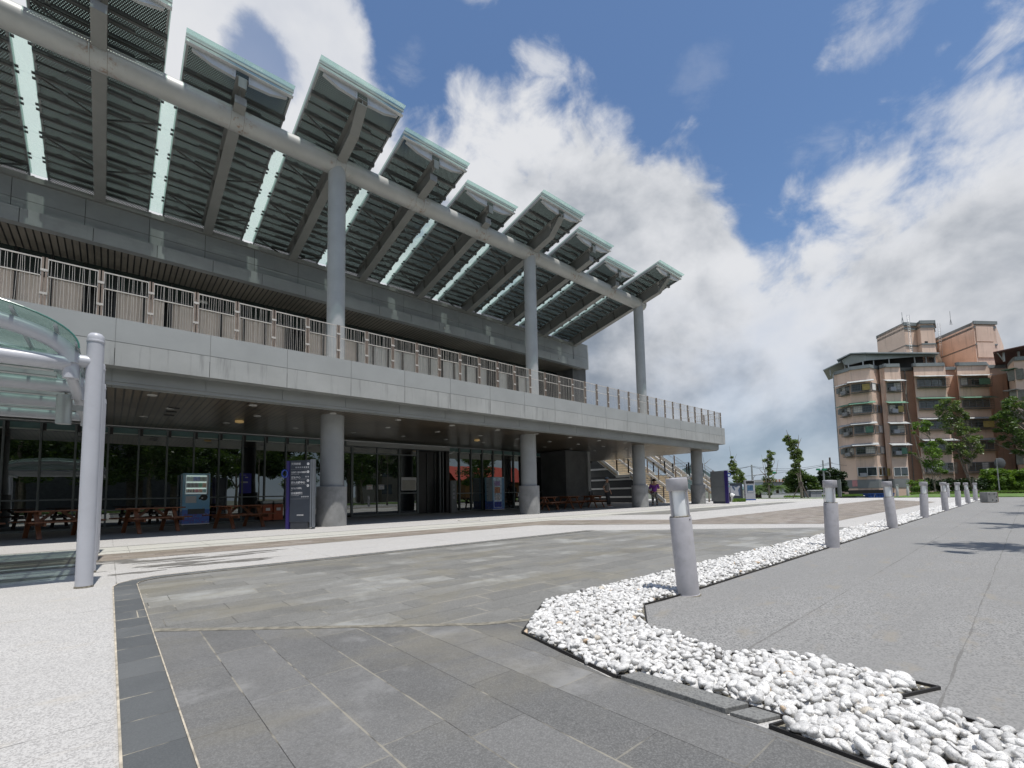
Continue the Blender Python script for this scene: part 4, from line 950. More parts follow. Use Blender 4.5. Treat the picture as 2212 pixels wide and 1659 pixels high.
bg = MB().lathe([(0.10, 0), (0.14, .03), (.15, .16), (.11, .25)], 14); bg.tube([(-.08, 0, .24), (-.05, 0, .38), (.05, 0, .38), (.08, 0, .24)], .012, 8)
bo = bg.build('bag', M['black_plastic'], smooth=True); bo.location = (20.75, 16.7, 0.706); bo.scale = (1.1, .7, 1); tag(bo, 'black handbag standing on a picnic table near the end wall', 'bag')

# ------------------------------------------------------------------ vending machines
def machine(loc, label, front_kind):
    v = thing('vending_machine', loc, label, 'vending machine', 'drinks machines by the glass front')
    Wd, D, Ht = 0.80, 0.72, 1.83
    sea = bpy.data.materials.new('sea_print'); sea.use_nodes = True; t = NT(sea.node_tree); p = t.n['Principled BSDF']; co = t.coord('Object'); x, y, z = t.sep(co)[0:3]
    wv = t.math('ADD', z, t.math('MULTIPLY', t.noise(co, 3.0, 3), 0.16))
    c = t.mix(t.ramp(z, 0.2, 1.6), (0.16, 0.42, 0.68, 1), (0.34, 0.56, 0.68, 1)); c = t.mix(t.math('LESS_THAN', wv, 0.62), c, (0.09, 0.19, 0.55, 1))
    c = t.mix(t.math('MULTIPLY', t.math('LESS_THAN', wv, 0.50), t.ramp(t.noise(co, 14, 4), .5, .56)), c, (0.16, 0.12, 0.38, 1))
    c = t.mix(t.math('MULTIPLY', t.math('LESS_THAN', wv, 0.72), t.ramp(t.noise(co, 9, 4), .60, .66)), c, (0.25, 0.40, 0.55, 1))
    t.put(p.inputs['Base Color'], c); p.inputs['Roughness'].default_value = 0.35
    body = MB().box(0, Wd, 0, D, 0.06, Ht, 0)
    body.build('cabinet', sea, v, bevel=.008)
    side = mat('side_print', (0.60, 0.66, 0.68), 0.4, var=0.12, scale=3)
    sp = MB().box(-.004, -.001, 0.06, D - .16, 0.5, Ht - .05).build('side_panel', side, v)
    for i in range(6): MB().box(-.008, -.005, D - .30, D - .16, 0.35 + i * .23, 0.365 + i * .23).build('side_mark', M['dark_metal'], sp)
    if front_kind == 'window':
        MB().box(.08, .70, -.004, .0, 1.10, 1.76).build('display_back', mat('display_back', (0.34, 0.38, 0.40), 0.4, var=0.05, emit=(.7, .85, .85), estr=.22), v)
        random.seed(11)
        for r, (z0, hh, cols) in enumerate([(1.56, .15, [(.45, .55, .5)] * 5 + [(.05, .10, .45)] * 5 + [(.10, .12, .06)] * 5), (1.34, .15, [(.10, .07, .04)] * 9 + [(.05, .4, .15)] * 3 + [(.55, .22, .03)] * 3), (1.16, .11, [(.5, .30, .15), (.15, .03, .02)] * 3 + [(.6, .03, .05)] * 3 + [(.55, .15, .03)] * 3 + [(.1, .3, .3)] * 3)]):
            MB().box(.09, .69, -.035, -.005, z0 - .015, z0 - .005).build('shelf', M['white_plastic'], v)
            for k, cc in enumerate(cols):
                key = 'drink_%.2f_%.2f_%.2f' % cc
                if key not in M: M[key] = mat('drink_can', cc, 0.3, var=0.05, coat=.4)
                xx = .115 + k * .0395
                MB().lathe([(.013, z0), (.0165, z0 + .01), (.0165, z0 + hh * .8), (.009, z0 + hh), (.009, z0 + hh + .01)], 8, (xx, -.02)).build('drink', M[key], v, smooth=True)
            MB().box(.10, .68, -.03, -.006, z0 + hh + .018, z0 + hh + .03).build('light_strip', mat('light_strip', (0.8, 0.85, 0.8), .4, var=0, emit=(.75, 1, .85), estr=.55), v)
        wn = MB().box(.06, .74, -.045, -.04, 1.08, 1.09).box(.06, .74, -.045, -.04, 1.765, 1.775).box(.055, .065, -.045, -.04, 1.08, 1.775).box(.70, .74, -.045, -.002, 1.08, 1.775).build('window_frame', M['kiosk_light'], v)
        MB().box(.09, .40, -.006, -.002, .79, 1.03).build('notice', M['white_plastic'], v)
        pn = MB().lathe([(.115, -.012), (.115, 0)], 24).build('coin_panel', M['black_plastic'], v, smooth=False); pn.rotation_euler = (R_(90), 0, 0); pn.location = (.62, -.002, .98); 
        MB().lathe([(.028, .013), (.028, .016)], 16, (-.05, -.02)).build('coin_slot', M['white_plastic'], pn)
        MB().box(.47, .54, -.006, -.002, .91, .98).build('card_reader', M['black_plastic'], v)
        MB().box(.16, .66, -.008, -.001, .40, .58).build('delivery_flap', mat('flap', (.07, .075, .075), .35, var=.1), v)
    else:
        MB().box(.05, .62, -.004, .0, 0.15, 1.78).build('poster', mat('poster', (0.45, 0.56, 0.68), .4, var=.5, scale=5), v)
        for (a, b_, c_, d_, cl) in [(.12, .5, 1.35, 1.6, (.30, .22, .45)), (.12, .5, .95, 1.28, (.45, .20, .10)), (.14, .5, .55, .85, (.5, .5, .52)), (.08, .6, .18, .48, (.03, .05, .3))]:
            MB().box(a, b_, -.008, -.005, c_, d_).build('poster_picture', mat('picture', cl, .4, var=.5, scale=12), v)
        MB().box(.66, .80, -.004, 0, .15, 1.78).build('blue_strip', mat('blue_strip', (.10, .25, .45), .4, var=.2), v)
    MB().box(-.005, Wd + .005, -.01, D, 0.03, 0.07).build('plinth', M['white_plastic'], v)
    MB().box(.05, Wd - .05, .03, D - .03, 0.0, 0.03).build('foot', M['black_plastic'], v)
machine((1.90, 19.45, 0.004), 'blue sea printed drinks machine with lit rows of bottles', 'window')
machine((15.75, 19.45, 0.004), 'pale blue machine covered in posters left of the second column', 'poster')

# recycling bins
bn = thing('recycling_bins', (4.85, 19.9, 0.004), 'pair of orange recycling bins with silver lids by the dark glass', 'bin')
for i in range(2):
    x = -.37 + i * .38; c = MB().box(x, x + .34, -.2, .2, .05, .66).build('bin_body', mat('bin_orange', (.33, .075, .028), .5, var=.1), bn, bevel=.01)
    MB().box(x + .10, x + .25, -.206, -.201, .42, .53).build('bin_label', M['white_plastic'], c); MB().box(x, x + .34, -.22, .2, .70, .80).build('lid', M['galv'], bn, bevel=.015); MB().box(x + .03, x + .31, -.19, .19, .66, .70).build('opening', M['black_plastic'], bn)

# ------------------------------------------------------------------ directory sign by the first column
ds = thing('directory_sign', (4.17, 13.92, 0.004), 'tall dark directory board with white lettering beside the first column', 'sign', rz=math.atan2(-.56, .39) + 0.12)
# local x runs along the face, -y is the front
MB().box(-.36, .27, -.03, .05, .20, 1.98).build('board', M['signboard'], ds, bevel=.004)
MB().box(-.33, .20, -.02, .04, 0, .20).build('base', mat('sign_base', (.035, .04, .05), .5), ds)
MB().box(-.46, -.365, -.05, .07, 0, 1.97).build('side_post', M['blue_violet'], ds)
ring = MB().tube([(-.50 + .085 * math.cos(a), -.06, 1.60 + .105 * math.sin(a)) for a in np.linspace(0, 2 * math.pi, 25)], .024, 10, cap=False).build('ring', M['ring_blue'], ds, smooth=True)
MB().box(.275, .315, -.04, .06, .05, 2.0).box(.335, .375, -.04, .06, .05, 2.0).box(.27, .38, .061, .07, .0, 2.0).build('steel_fin', M['sign_steel'], ds)
rows = [(1.88, '海洋劇場', 'IMAX Theater'), (1.64, '主題館 區域探索館', 'Main Exhibition Hall'), (1.49, '遊客中心', 'Visitor Center'), (1.34, '研究典藏中心', 'Research Center'), (1.18, '出口(八斗街)', 'Exit'), (1.03, '區域探索館', 'Regional Exploration')]
sg = MB()
for z in (1.72, 1.43, 1.27, .86): sg.box(-.33, .24, -.0345, -.031, z, z + .004)
sg.build('divider', M['kiosk_light'], ds)
for z, zh, en in rows:
    text('lettering', zh, (-.32, -.033, z - .03), .072 if len(zh) < 7 else .058, M['sign_text'], ds, world=False)
    if en != 'IMAX Theater': text('small_lettering', en, (-.32, -.033, z - .075), .03, M['kiosk_light'], ds, world=False)
for z in (1.87, 1.64, 1.385, 1.24):
    d_ = MB().lathe([(.036, .0), (.036, .004)], 20).build('arrow_disc', M['sign_text'], ds); d_.rotation_euler = (R_(90), 0, 0); d_.location = (.20, -.031, z)
    MB().box(-.02, .02, -.004, .004, .0045, .006).add([(-.024, 0, .0055), (-.006, .014, .0055), (-.006, -.014, .0055)], [(0, 1, 2)]).build('arrow', M['signboard'], d_)
for xx, z in [(-.17 + i * .063, 1.775) for i in range(6)] + [(.205, 1.775), (.14, 1.50), (.205, 1.50)] + [(.02 + i * .062, .925) for i in range(4)]:
    d_ = MB().lathe([(.022, .0), (.022, .003), (.014, .003), (.014, .001)], 14).build('pictogram', M['kiosk_light'], ds); d_.rotation_euler = (R_(90), 0, 0); d_.location = (xx, -.031, z)
text('logo_lettering', 'nmmst', (-.13, -.033, .38), .075, M['sign_text'], ds, world=False)
text('distance_lettering', '約 50m', (.03, -.033, 1.62), .03, M['kiosk_light'], ds, world=False)

# narrow upright sign outside the porch
vs = thing('upright_sign', (12.95, 19.3, 0.004), 'narrow dark upright sign with vertical lettering right of the porch', 'sign')
MB().box(-.02, .30, 0, .12, 0, 1.62).build('board', M['kiosk_grey'], vs); MB().box(-.10, -.02, .0, .13, 0, 1.62).build('side_post', M['black_plastic'], vs)
for i, ch in enumerate('海洋劇場'): text('lettering', ch, (.06, -.003, 1.30 - i * .20), .14, M['kiosk_light'], vs, world=False)

# blue notice inside the glass front
bnb = thing('blue_notice', (3.98, YG - .06, 1.12), 'deep blue notice fixed inside the glass above the bins', 'notice')
MB().box(-.20, .20, .0, .02, 0, .78).build('sheet', mat('blue_sheet', (.02, .02, .26), .4, var=.15, scale=6), bnb)
MB().box(-.16, .02, -.004, .0, .70, .715).box(-.16, .08, -.004, 0, .40, .46).box(-.02, .08, -.004, 0, .60, .64).build('print', M['kiosk_light'], bnb)
# manhole
mh = MB().lathe([(.40, .0), (.40, .0055), (.37, .0056)], 40).build('manhole_cover', M['grime']); mh.location = (9.4, 12.95, 0); tag(mh, 'round metal manhole cover in the pale paving before the porch', 'manhole cover')
mr = MB().lathe([(.365, .0), (.365, .0062)], 40).build('lid', M['beige_stone'], mh); mr.location = (0, 0, 0)
# ------------------------------------------------------------------ open stairs beyond the hall
st = thing('stairs', (33.5, 21.0, 0), 'open outdoor stairs with beige tiled risers, white stringers and bar railings', 'stairs')
WS = dict(parent=st, world=True)
M['stair_tile'] = stripes('stair_tile', (0.52, 0.42, 0.28), (0.20, 0.16, 0.11), 0, 0.30, 0.012, rough=.7, blotch=.3)
def flight(x0, x1, y0, z0, y1, z1):
    n = max(2, int(round((z1 - z0) / .165))); dy = (y1 - y0) / n; dz = (z1 - z0) / n; b = MB()
    for i in range(n): b.box(x0, x1, y0 + i * dy, y0 + (i + 1) * dy + .02, z0 + i * dz - (.0 if i == 0 else .05), z0 + (i + 1) * dz)
    b.build('steps', M['stair_tile'], **WS)
    b = MB()
    for i in range(n): b.box(x0 + .01, x1 - .01, y0 + i * dy - .012, y0 + i * dy + .03, z0 + (i + 1) * dz - .03, z0 + (i + 1) * dz + .004).box(x0 - .004, x0, y0 + i * dy, y0 + i * dy + .02, z0 + i * dz, z0 + (i + 1) * dz)
    b.build('nosing', M['cage'], **WS)
    b = MB(); d = Vector((0, y1 - y0, z1 - z0))
    for xx in (x0 - .12, x1, (x0 + x1) / 2 - .05): b.obox((xx, y0 - .12, z0 - .02), (.11, 0, 0), d, (0, 0, .26 if xx != (x0 + x1) / 2 - .05 else .22))
    b.obox((x0, y0 + .15, z0 - .14), (x1 - x0, 0, 0), d, (0, 0, .06))
    b.build('stringer', M['stair_white'], **WS)
def stair_rail(x, y0, z0, y1, z1, seed):
    rg = random.Random(seed); n = max(1, int(round(abs(y1 - y0) / 1.05))); b = MB(); P = lambda s, h: (x, y0 + (y1 - y0) * s, z0 + (z1 - z0) * s + h)
    for i in range(n + 1): MB().box(x - .03, x + .03, P(i / n, 0)[1] - .05, P(i / n, 0)[1] + .05, P(i / n, 0)[2], P(i / n, 1.12)[2]).build('rail_post', M['bronze'], **WS)
    for h, w in ((1.10, .03), (.78, .03), (.12, .02)): b.bar(P(0, h), P(1, h), w, w)
    m_ = n * 9
    for i in range(m_): s = (i + .5) / m_; b.bar(P(s, .12), P(s + rg.uniform(-.006, .006), 1.1), .010, .010)
    b.build('rail_panel', M['galv'], **WS)
SX0, SX1 = 31.1, 36.5
flight(SX0, SX1, 18.1, 0, 21.1, 2.25); flight(SX0, SX1, 22.2, 2.25, 25.9, 5.0)
MB().box(SX0 - .12, SX1 + .11, 21.0, 22.3, 2.05, 2.26).build('landing', M['stair_white'], **WS)
MB().box(24.2, SX1 + .1, 25.8, 30, 4.7, 5.0).build('top_landing', M['stair_white'], **WS)
for x, sd_ in ((SX0 - .06, 1), (SX1 + .05, 2), ((SX0 + SX1) / 2, 3)):
    stair_rail(x, 18.1, .12, 21.1, 2.37, sd_); stair_rail(x, 22.2, 2.37, 25.8, 5.05, sd_ + 9)
    if sd_ < 3: stair_rail(x, 21.1, 2.37, 22.2, 2.37, sd_ + 20)
# second stair further out, seen against the sky
flight(37.6, 40.0, 16.6, 0, 19.4, 2.1); MB().box(37.5, 40.1, 19.3, 20.9, 1.9, 2.11).build('landing', M['stair_white'], **WS); flight(37.6, 40.0, 20.9, 2.1, 24.5, 4.8)
for x in (37.55, 40.05): stair_rail(x, 16.6, .12, 19.4, 2.2, 31); stair_rail(x, 19.4, 2.2, 20.9, 2.2, 32); stair_rail(x, 20.9, 2.2, 24.5, 4.9, 33)
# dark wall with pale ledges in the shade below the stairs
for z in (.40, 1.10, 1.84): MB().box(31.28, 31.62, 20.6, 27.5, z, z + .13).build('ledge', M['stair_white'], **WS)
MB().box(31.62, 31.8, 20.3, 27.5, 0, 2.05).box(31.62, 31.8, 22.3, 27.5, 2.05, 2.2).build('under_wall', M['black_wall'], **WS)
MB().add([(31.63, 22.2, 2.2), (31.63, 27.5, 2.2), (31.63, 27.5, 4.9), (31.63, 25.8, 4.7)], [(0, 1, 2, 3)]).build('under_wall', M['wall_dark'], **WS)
MB().box(31.28, 31.64, 23.4, 27.5, 2.75, 2.9).build('ledge', M['stair_white'], **WS)

# ------------------------------------------------------------------ people
def skin(name, joints, m, parent, sub=2, smooth=True):
    """joints: list of (parent index, (x,y,z), (rx, ry))"""
    me = bpy.data.meshes.new(name); me.from_pydata([j[1] for j in joints], [(j[0], i) for i, j in enumerate(joints) if j[0] is not None], []); me.update()
    o = bpy.data.objects.new(name, me); COL.objects.link(o); o.parent = parent
    md = o.modifiers.new('skin', 'SKIN'); md.use_smooth_shade = True
    sk = me.skin_vertices[0].data if me.skin_vertices else None
    if sk is None:
        bm = bmesh.new(); bm.from_mesh(me); bm.verts.layers.skin.verify(); bm.to_mesh(me); bm.free(); sk = me.skin_vertices[0].data
    for i, j in enumerate(joints):
        r = j[2] if hasattr(j[2], '__len__') else (j[2], j[2]); sk[i].radius = r; sk[i].use_root = (i == 0)
    s = o.modifiers.new('subd', 'SUBSURF'); s.levels = sub; s.render_levels = sub; me.materials.append(m); return o
def hand(J, base, wi, wrist, d, side):
    """palm, four bent fingers of different length and a thumb; d points along the hand"""
    d = Vector(d).normalized(); wv = Vector(wrist); s = Vector(side).normalized()
    J.append((wi, tuple(wv + d * .05), (.020, .032))); pi = len(J) - 1; J.append((pi, tuple(wv + d * .09), (.016, .036))); pi = len(J) - 1
    for k, (o_, L) in enumerate(((-.030, .062), (-.010, .075), (.010, .072), (.028, .055))):
        a = wv + d * .10 + s * o_; J.append((pi, tuple(a), .0095)); b = len(J) - 1
        J.append((b, tuple(a + d * L * .5 + Vector((0, .012, 0))), .009)); J.append((b + 1, tuple(a + d * L + Vector((0, .03, 0))), .0075))
    a = wv + d * .04 + s * .045; J.append((wi + 1, tuple(a), .011)); J.append((len(J) - 1, tuple(a + d * .035 + s * .012), .009))
skin_m = mat('skin', (0.36, 0.20, 0.13), 0.6, var=.05)
def person(loc, rz, label, shirt, trousers, shoe, hairm, hgt, pose, hat=None, prop=1.0, sleeve=.75, wide=1.0):
    p = thing('person', loc, label, 'person', rz=rz); p.scale = (hgt / 1.70 * wide, hgt / 1.70 * wide, hgt / 1.70)
    hip = 0.90
    J = [(None, (0, 0, hip), (.135, .10)), (0, (0, 0, 1.05), (.125, .09)), (1, (0, .0, 1.24), (.15, .105)), (2, (0, .01, 1.38), (.13, .085)), (3, (0, .0, 1.46), (.055, .055)), (4, (0, -.015, 1.53), (.062, .075)), (5, (0, -.02, 1.60), (.074, .092)), (6, (0, -.01, 1.67), (.06, .075))]
    hands = {}
    for sx in (-1, 1):
        el, wr = pose['arm'][sx]
        J.append((3, (sx * .17, 0, 1.385), .060)); i = len(J) - 1
        J.append((i, el, .043)); J.append((i + 1, wr, .029)); hand(J, None, i + 2, wr, Vector(wr) - Vector(el), pose['side'][sx])
        kn, an = pose['leg'][sx]
        J.append((0, (sx * .09, 0, .84), .085)); i = len(J) - 1
        J.append((i, kn, .058)); J.append((i + 1, an, .040)); J.append((i + 2, (an[0] + pose['toe'][sx][0], an[1] + pose['toe'][sx][1], .03), (.038, .026)))
    body = skin('body', J, skin_m, p, 1)
    # shirt with short sleeves, hem below the waist
    T = [(None, (0, 0, .86), (.165, .125)), (0, (0, 0, 1.02), (.150, .115)), (1, (0, 0, 1.24), (.172, .125)), (2, (0, .01, 1.385), (.14, .10)), (3, (0, 0, 1.425), (.075, .07))]
    for sx in (-1, 1):
        el, wr = pose['arm'][sx]; s = Vector((sx * .185, 0, 1.375)); e = Vector(el); m_ = s.lerp(e, sleeve)
        T.append((3, tuple(s), .074)); T.append((len(T) - 1, tuple(m_), .064))
        if sleeve > .9: T.append((len(T) - 1, tuple(e.lerp(Vector(wr), .35)), .055))
    sh = skin('shirt', T, shirt, p, 2)
    L = [(None, (0, 0, .93), (.155, .115)), (0, (0, 0, .86), (.155, .115))]
    for sx in (-1, 1):
        kn, an = pose['leg'][sx]; an = Vector(an); kn_ = Vector(kn)
        L.append((1, (sx * .09, 0, .78), .098)); L.append((len(L) - 1, kn, .075)); L.append((len(L) - 1, tuple(kn_.lerp(an, .85)), .062))
    skin('trousers', L, trousers, p, 2)
    for sx in (-1, 1):
        kn, an = pose['leg'][sx]; tx, ty = pose['toe'][sx]
        skin('shoe', [(None, (an[0] - tx * .25, an[1] - ty * .25, .045), (.042, .042)), (0, (an[0] + tx * .5, an[1] + ty * .5, .042), (.046, .036)), (1, (an[0] + tx, an[1] + ty, .034), (.040, .026))], shoe, p, 2)
    # face
    fc = MB(); hz = 1.595
    for sx in (-1, 1): fc.lathe([(.010, hz - .004), (.010, hz + .004)], 8, (sx * .028, -.108))
    fc.box(-.022, .022, -.112, -.104, hz - .062, hz - .056); fc.build('face', M['black_plastic'], body)
    ns = MB().add([(-.012, -.105, hz - .03), (.012, -.105, hz - .03), (0, -.13, hz - .03), (0, -.106, hz + .01)], [(0, 1, 2), (0, 2, 3), (2, 1, 3)]).build('nose', skin_m, body)
    er = MB()
    for sx in (-1, 1): er.lathe([(.008, hz - .03), (.014, hz), (.008, hz + .025)], 8, (sx * .082, .0))
    er.build('ear', skin_m, body, smooth=True)
    hr = MB()
    for i in range(90):
        a = random.uniform(0, 6.28); e = random.uniform(-.15, 1.45); c = Vector((math.cos(a) * math.cos(e) * .088, math.sin(a) * math.cos(e) * .100 + .01, math.sin(e) * .085)) + Vector((0, 0, 1.635))
        if c.y < -.055 and c.z < 1.66: continue
        s_ = .030 * prop; b = len(hr.v); hr.add([c + Vector(v) * s_ for v in ((1, 0, 0), (-1, 0, 0), (0, 1, 0), (0, -1, 0), (0, 0, 1), (0, 0, -1))], [(0, 2, 4), (2, 1, 4), (1, 3, 4), (3, 0, 4), (2, 0, 5), (1, 2, 5), (3, 1, 5), (0, 3, 5)])
    hr.build('hair', hairm, p, smooth=True)
    if hat: 
        MB().lathe([(.098, 1.655), (.100, 1.69), (.085, 1.735), (.04, 1.76), (.01, 1.763)], 20, (0, -.005)).build('cap', hat, p, smooth=True)
        MB().prism([(-.08, -.06), (.08, -.06), (.075, -.15), (.03, -.19), (-.03, -.19), (-.075, -.15)], 1.655, 1.665).build('cap_brim', hat, p)
    return p
hair_d = mat('hair_dark', (.02, .012, .01), .6, var=.3, scale=30)
# woman in purple, seen from behind, bag strap over her shoulder
flo = bpy.data.materials.new('patterned_cloth'); flo.use_nodes = True; t_ = NT(flo.node_tree); n_ = t_.noise(t_.coord('Object'), 26, 2, .4, 1.2)
t_.put(t_.n['Principled BSDF'].inputs['Base Color'], t_.mix(t_.ramp(n_, .53, .56), (.012, .012, .014, 1), (.45, .43, .38, 1))); t_.n['Principled BSDF'].inputs['Roughness'].default_value = .8
pose1 = dict(arm={-1: ((-.24, -.06, 1.12), (-.17, -.24, 1.13)), 1: ((.24, -.05, 1.12), (.15, -.25, 1.14))}, side={-1: (0, 0, 1), 1: (0, 0, 1)}, leg={-1: ((-.10, -.01, .48), (-.11, .03, .08)), 1: ((.10, -.02, .48), (.11, .02, .08))}, toe={-1: (-.03, -.15), 1: (.03, -.15)})
w1 = person((25.25, 15.35, 0.004), R_(126), 'woman in a purple shirt and patterned trousers standing by the third column', mat('purple_cloth', (.17, .035, .26), .8, var=.15, scale=9, bump=.3, bscale=25), flo, M['black_plastic'], hair_d, 1.60, pose1, prop=1.6, sleeve=.98, wide=1.18)
MB().tube([(-.15, .11, 1.40), (-.05, .145, 1.25), (.08, .14, 1.08), (.17, .06, .96)], .011, 6).build('bag_strap', M['black_plastic'], w1)
MB().box(.15, .22, -.10, .10, .80, .97).build('shoulder_bag', mat('maroon', (.12, .02, .04), .6), w1)
pose2 = dict(arm={-1: ((-.33, .10, 1.17), (-.20, .06, .98)), 1: ((.25, -.04, 1.12), (.20, -.13, .90))}, side={-1: (0, 1, 0), 1: (0, 1, 0)}, leg={-1: ((-.06, -.03, .48), (.03, -.02, .08)), 1: ((.11, -.05, .48), (.02, -.14, .08))}, toe={-1: (.0, -.15), 1: (.05, -.14)})
w2 = person((21.55, 16.15, 0.004), R_(20), 'man in a grey shirt and blue cap leaning with one hand on his hip', mat('grey_cloth', (.13, .12, .11), .85, var=.2, scale=20, bump=.3, bscale=25), mat('black_cloth', (.028, .026, .026), .85, var=.2), M['white_plastic'], hair_d, 1.70, pose2, wide=1.08, hat=mat('cap_blue', (.12, .17, .24), .7))
MB().tube([(-.05, -.115, 1.38), (-.02, -.135, 1.2), (.0, -.13, 1.08)], .007, 6).build('lanyard', M['white_plastic'], w2); MB().box(-.03, .03, -.145, -.138, 1.0, 1.08).build('badge', M['white_plastic'], w2)

# ------------------------------------------------------------------ kiosk sign, map board and others beyond the hall
kk = thing('pillar_sign', (29.72, 13.35, 0.004), 'large grey sign slab with violet edge and blue ring beyond the last column', 'sign', rz=R_(-83))
MB().box(-.50, .36, -.06, .06, .14, 2.10).build('slab', M['kiosk_grey'], kk); MB().box(-.42, .34, -.03, .03, 0, .14).build('base', M['signboard'], kk); MB().box(-.50, .36, -.063, -.0605, 1.09, 1.095).build('seam', M['joint'], kk)
MB().box(.362, .56, -.08, .08, 0, 2.12).build('side_post', M['blue_violet'], kk)
MB().tube([(.66 + .10 * math.cos(a), -.09, 1.83 + .10 * math.sin(a)) for a in np.linspace(0, 2 * math.pi, 25)], .028, 10, cap=False).build('ring', M['ring_blue'], kk, smooth=True)
vd = Vector((FW.x, FW.y, 0)).normalized(); ud = Vector((RX.x, RX.y, 0)).normalized()
YAW = math.atan2(ud.y, ud.x)
def S(px, w, z=0.0):
    """site plan: a spot w metres down the view line and px/984 * w to its side"""
    p = ud * ((px - 1106) / 983.83 * w) + vd * w; return Vector((p.x, p.y, z))
def q3(x): return 1481.2 + .19841 * x        # columns and rows of the site survey sketch
def r3(y): return 932.6 + .19841 * y
mbd = thing('map_board', S(q3(530), 37.0, 0), 'dark framed map board with a pale coastline map', 'map board', rz=YAW); mbd.scale = (.60, .6, .60)
MB().box(-.92, .95, 0, .14, 0, 2.35).build('frame', M['signboard'], mbd); MB().box(-.70, .62, -.02, -.002, .62, 2.0).build('map_sea', mat('map_sea', (.05, .075, .13), .4, var=.1), mbd)
MB().add([(x, -.025, z) for x, z in ((-.70, .63), (-.70, 2.0), (-.48, 1.98), (-.42, 1.7), (-.25, 1.45), (-.14, 1.30), (-.05, 1.5), (-.20, 1.86), (-.35, 1.95), (-.1, 1.86), (.15, 1.76), (.3, 1.9), (.52, 2.0), (.60, 1.85), (.42, 1.6), (.34, 1.35), (.38, 1.1), (.40, .72), (.55, .64))], [tuple(range(19))[::-1]]).build('map_land', mat('map_land', (.32, .33, .36), .5, var=.1, scale=3), mbd)
ib = thing('info_kiosk', S(q3(690), 36.8, 0), 'pale grey touch screen kiosk with black head panel on a blue foot', 'kiosk', rz=YAW); ib.scale = (.64, .64, .58)
MB().box(-.62, .62, 0, .35, .14, 2.80).build('body', M['kiosk_light'], ib, bevel=.02); MB().box(-.50, .50, -.02, -.001, 2.32, 2.68).build('head_panel', M['black_plastic'], ib); MB().box(-.37, .37, -.02, -.001, 1.05, 2.10).build('screen', M['screen_blue'], ib); MB().box(-.33, .33, -.026, -.021, 1.08, 1.32).build('screen_caption', M['kiosk_light'], ib); MB().box(-.65, .65, -.05, .4, 0, .14).build('foot', M['blue_bin'], ib)
mp = thing('meter_post', S(q3(452), 33.5, 0), 'slim grey utility post with a small teal hood beside the violet sign', 'utility post', rz=YAW); mp.scale = (.9, .9, .66)
MB().box(-.14, .16, 0, .2, 0, 1.0).build('lower_box', M['dark_metal'], mp); MB().box(-.17, .13, -.02, .18, 1.0, 2.0).build('upper_box', M['kiosk_light'], mp); MB().add([(-.15, -.04, 1.65), (.12, -.04, 1.65), (-.02, -.04, 2.0)], [(0, 1, 2)]).build('hood', mat('teal', (.15, .42, .45), .5), mp)
hy = thing('hydrant', S(q3(488), 33.0, 0), 'small white hydrant with rounded caps at the paving edge', 'hydrant'); MB().lathe([(.10, 0), (.10, .06), (.07, .08), (.07, .38), (.13, .40), (.14, .50), (.10, .60), (.03, .64)], 18).build('body', M['white_paint'], hy, smooth=True); MB().tube([(.05, 0, .47), (.26, -.05, .50)], .08, 14).build('outlet', M['white_paint'], hy, smooth=True); MB().tube([(.255, -.05, .50), (.28, -.055, .503)], .085, 14).build('outlet_cap', M['black_plastic'], hy, smooth=True)
eb_ = thing('utility_cabinet', S(q3(1405), 44.5, 0), 'low pale grey double door utility cabinet before the round trees', 'cabinet', rz=YAW); eb_.scale = (.55, .55, .46)
MB().box(-.98, .98, 0, .8, 0, 1.35).build('body', M['kiosk_light'], eb_); MB().box(-1.05, 1.05, -.15, .9, 1.35, 1.50).build('roof', M['white_paint'], eb_); MB().box(-.005, .005, -.01, 0, .1, 1.3).build('door_gap', M['joint'], eb_); MB().box(-2.0, -.99, .1, .8, 0, 1.3).build('side_box', M['kiosk_grey'], eb_)
sb = thing('sign_board', S(q3(1665), 43.5, 0), 'narrow dark slab sign beside the second bollard', 'board', rz=YAW + .3)
MB().box(-.18, .12, 0, .12, 0, 1.62).build('board', M['kiosk_grey'], sb); MB().box(.12, .18, -.01, .13, 0, 1.64).build('edge', M['galv'], sb)
hd = thing('white_hoarding', S(q3(1065), 52, -1.0), 'long white site hoarding behind the small trees', 'fence', rz=YAW)
MB().box(-4.7, 4.7, 0, .08, 0, 1.33).build('panel', stripes('hoarding', (.66, .66, .64), (.5, .5, .5), 0, 1.2, .02, rough=.5, blotch=.1), hd); MB().box(-4.7, 4.7, -.03, .11, 1.33, 1.37).build('top_rail', M['galv'], hd)
# concrete block with bolt holes
cb = thing('concrete_block', (32.6, 1.38, 0.004), 'small pale concrete block with dark bolt holes and rusty side', 'block', rz=R_(-40)); cb.scale = (.62, .62, .66)
MB().box(-.42, .42, -.30, .30, 0.03, .78).build('block_body', M['concrete'], cb, bevel=.02); MB().box(.425, .48, -.28, .28, .05, .76).build('rusty_side', mat('rust', (.14, .07, .03), .9, var=.4), cb)
hb = MB()
for x, z in ((-.28, .64), (.14, .64), (.3, .42), (-.02, .2), (.28, .15)): hb.tube([(x, -.312, z), (x, -.28, z)], .045, 10)
hb.build('bolt_hole', M['black_plastic'], cb)
MB().box(-.36, -.24, -.25, .25, 0, .03).box(.24, .36, -.25, .25, 0, .03).build('runner', M['wood'], cb)

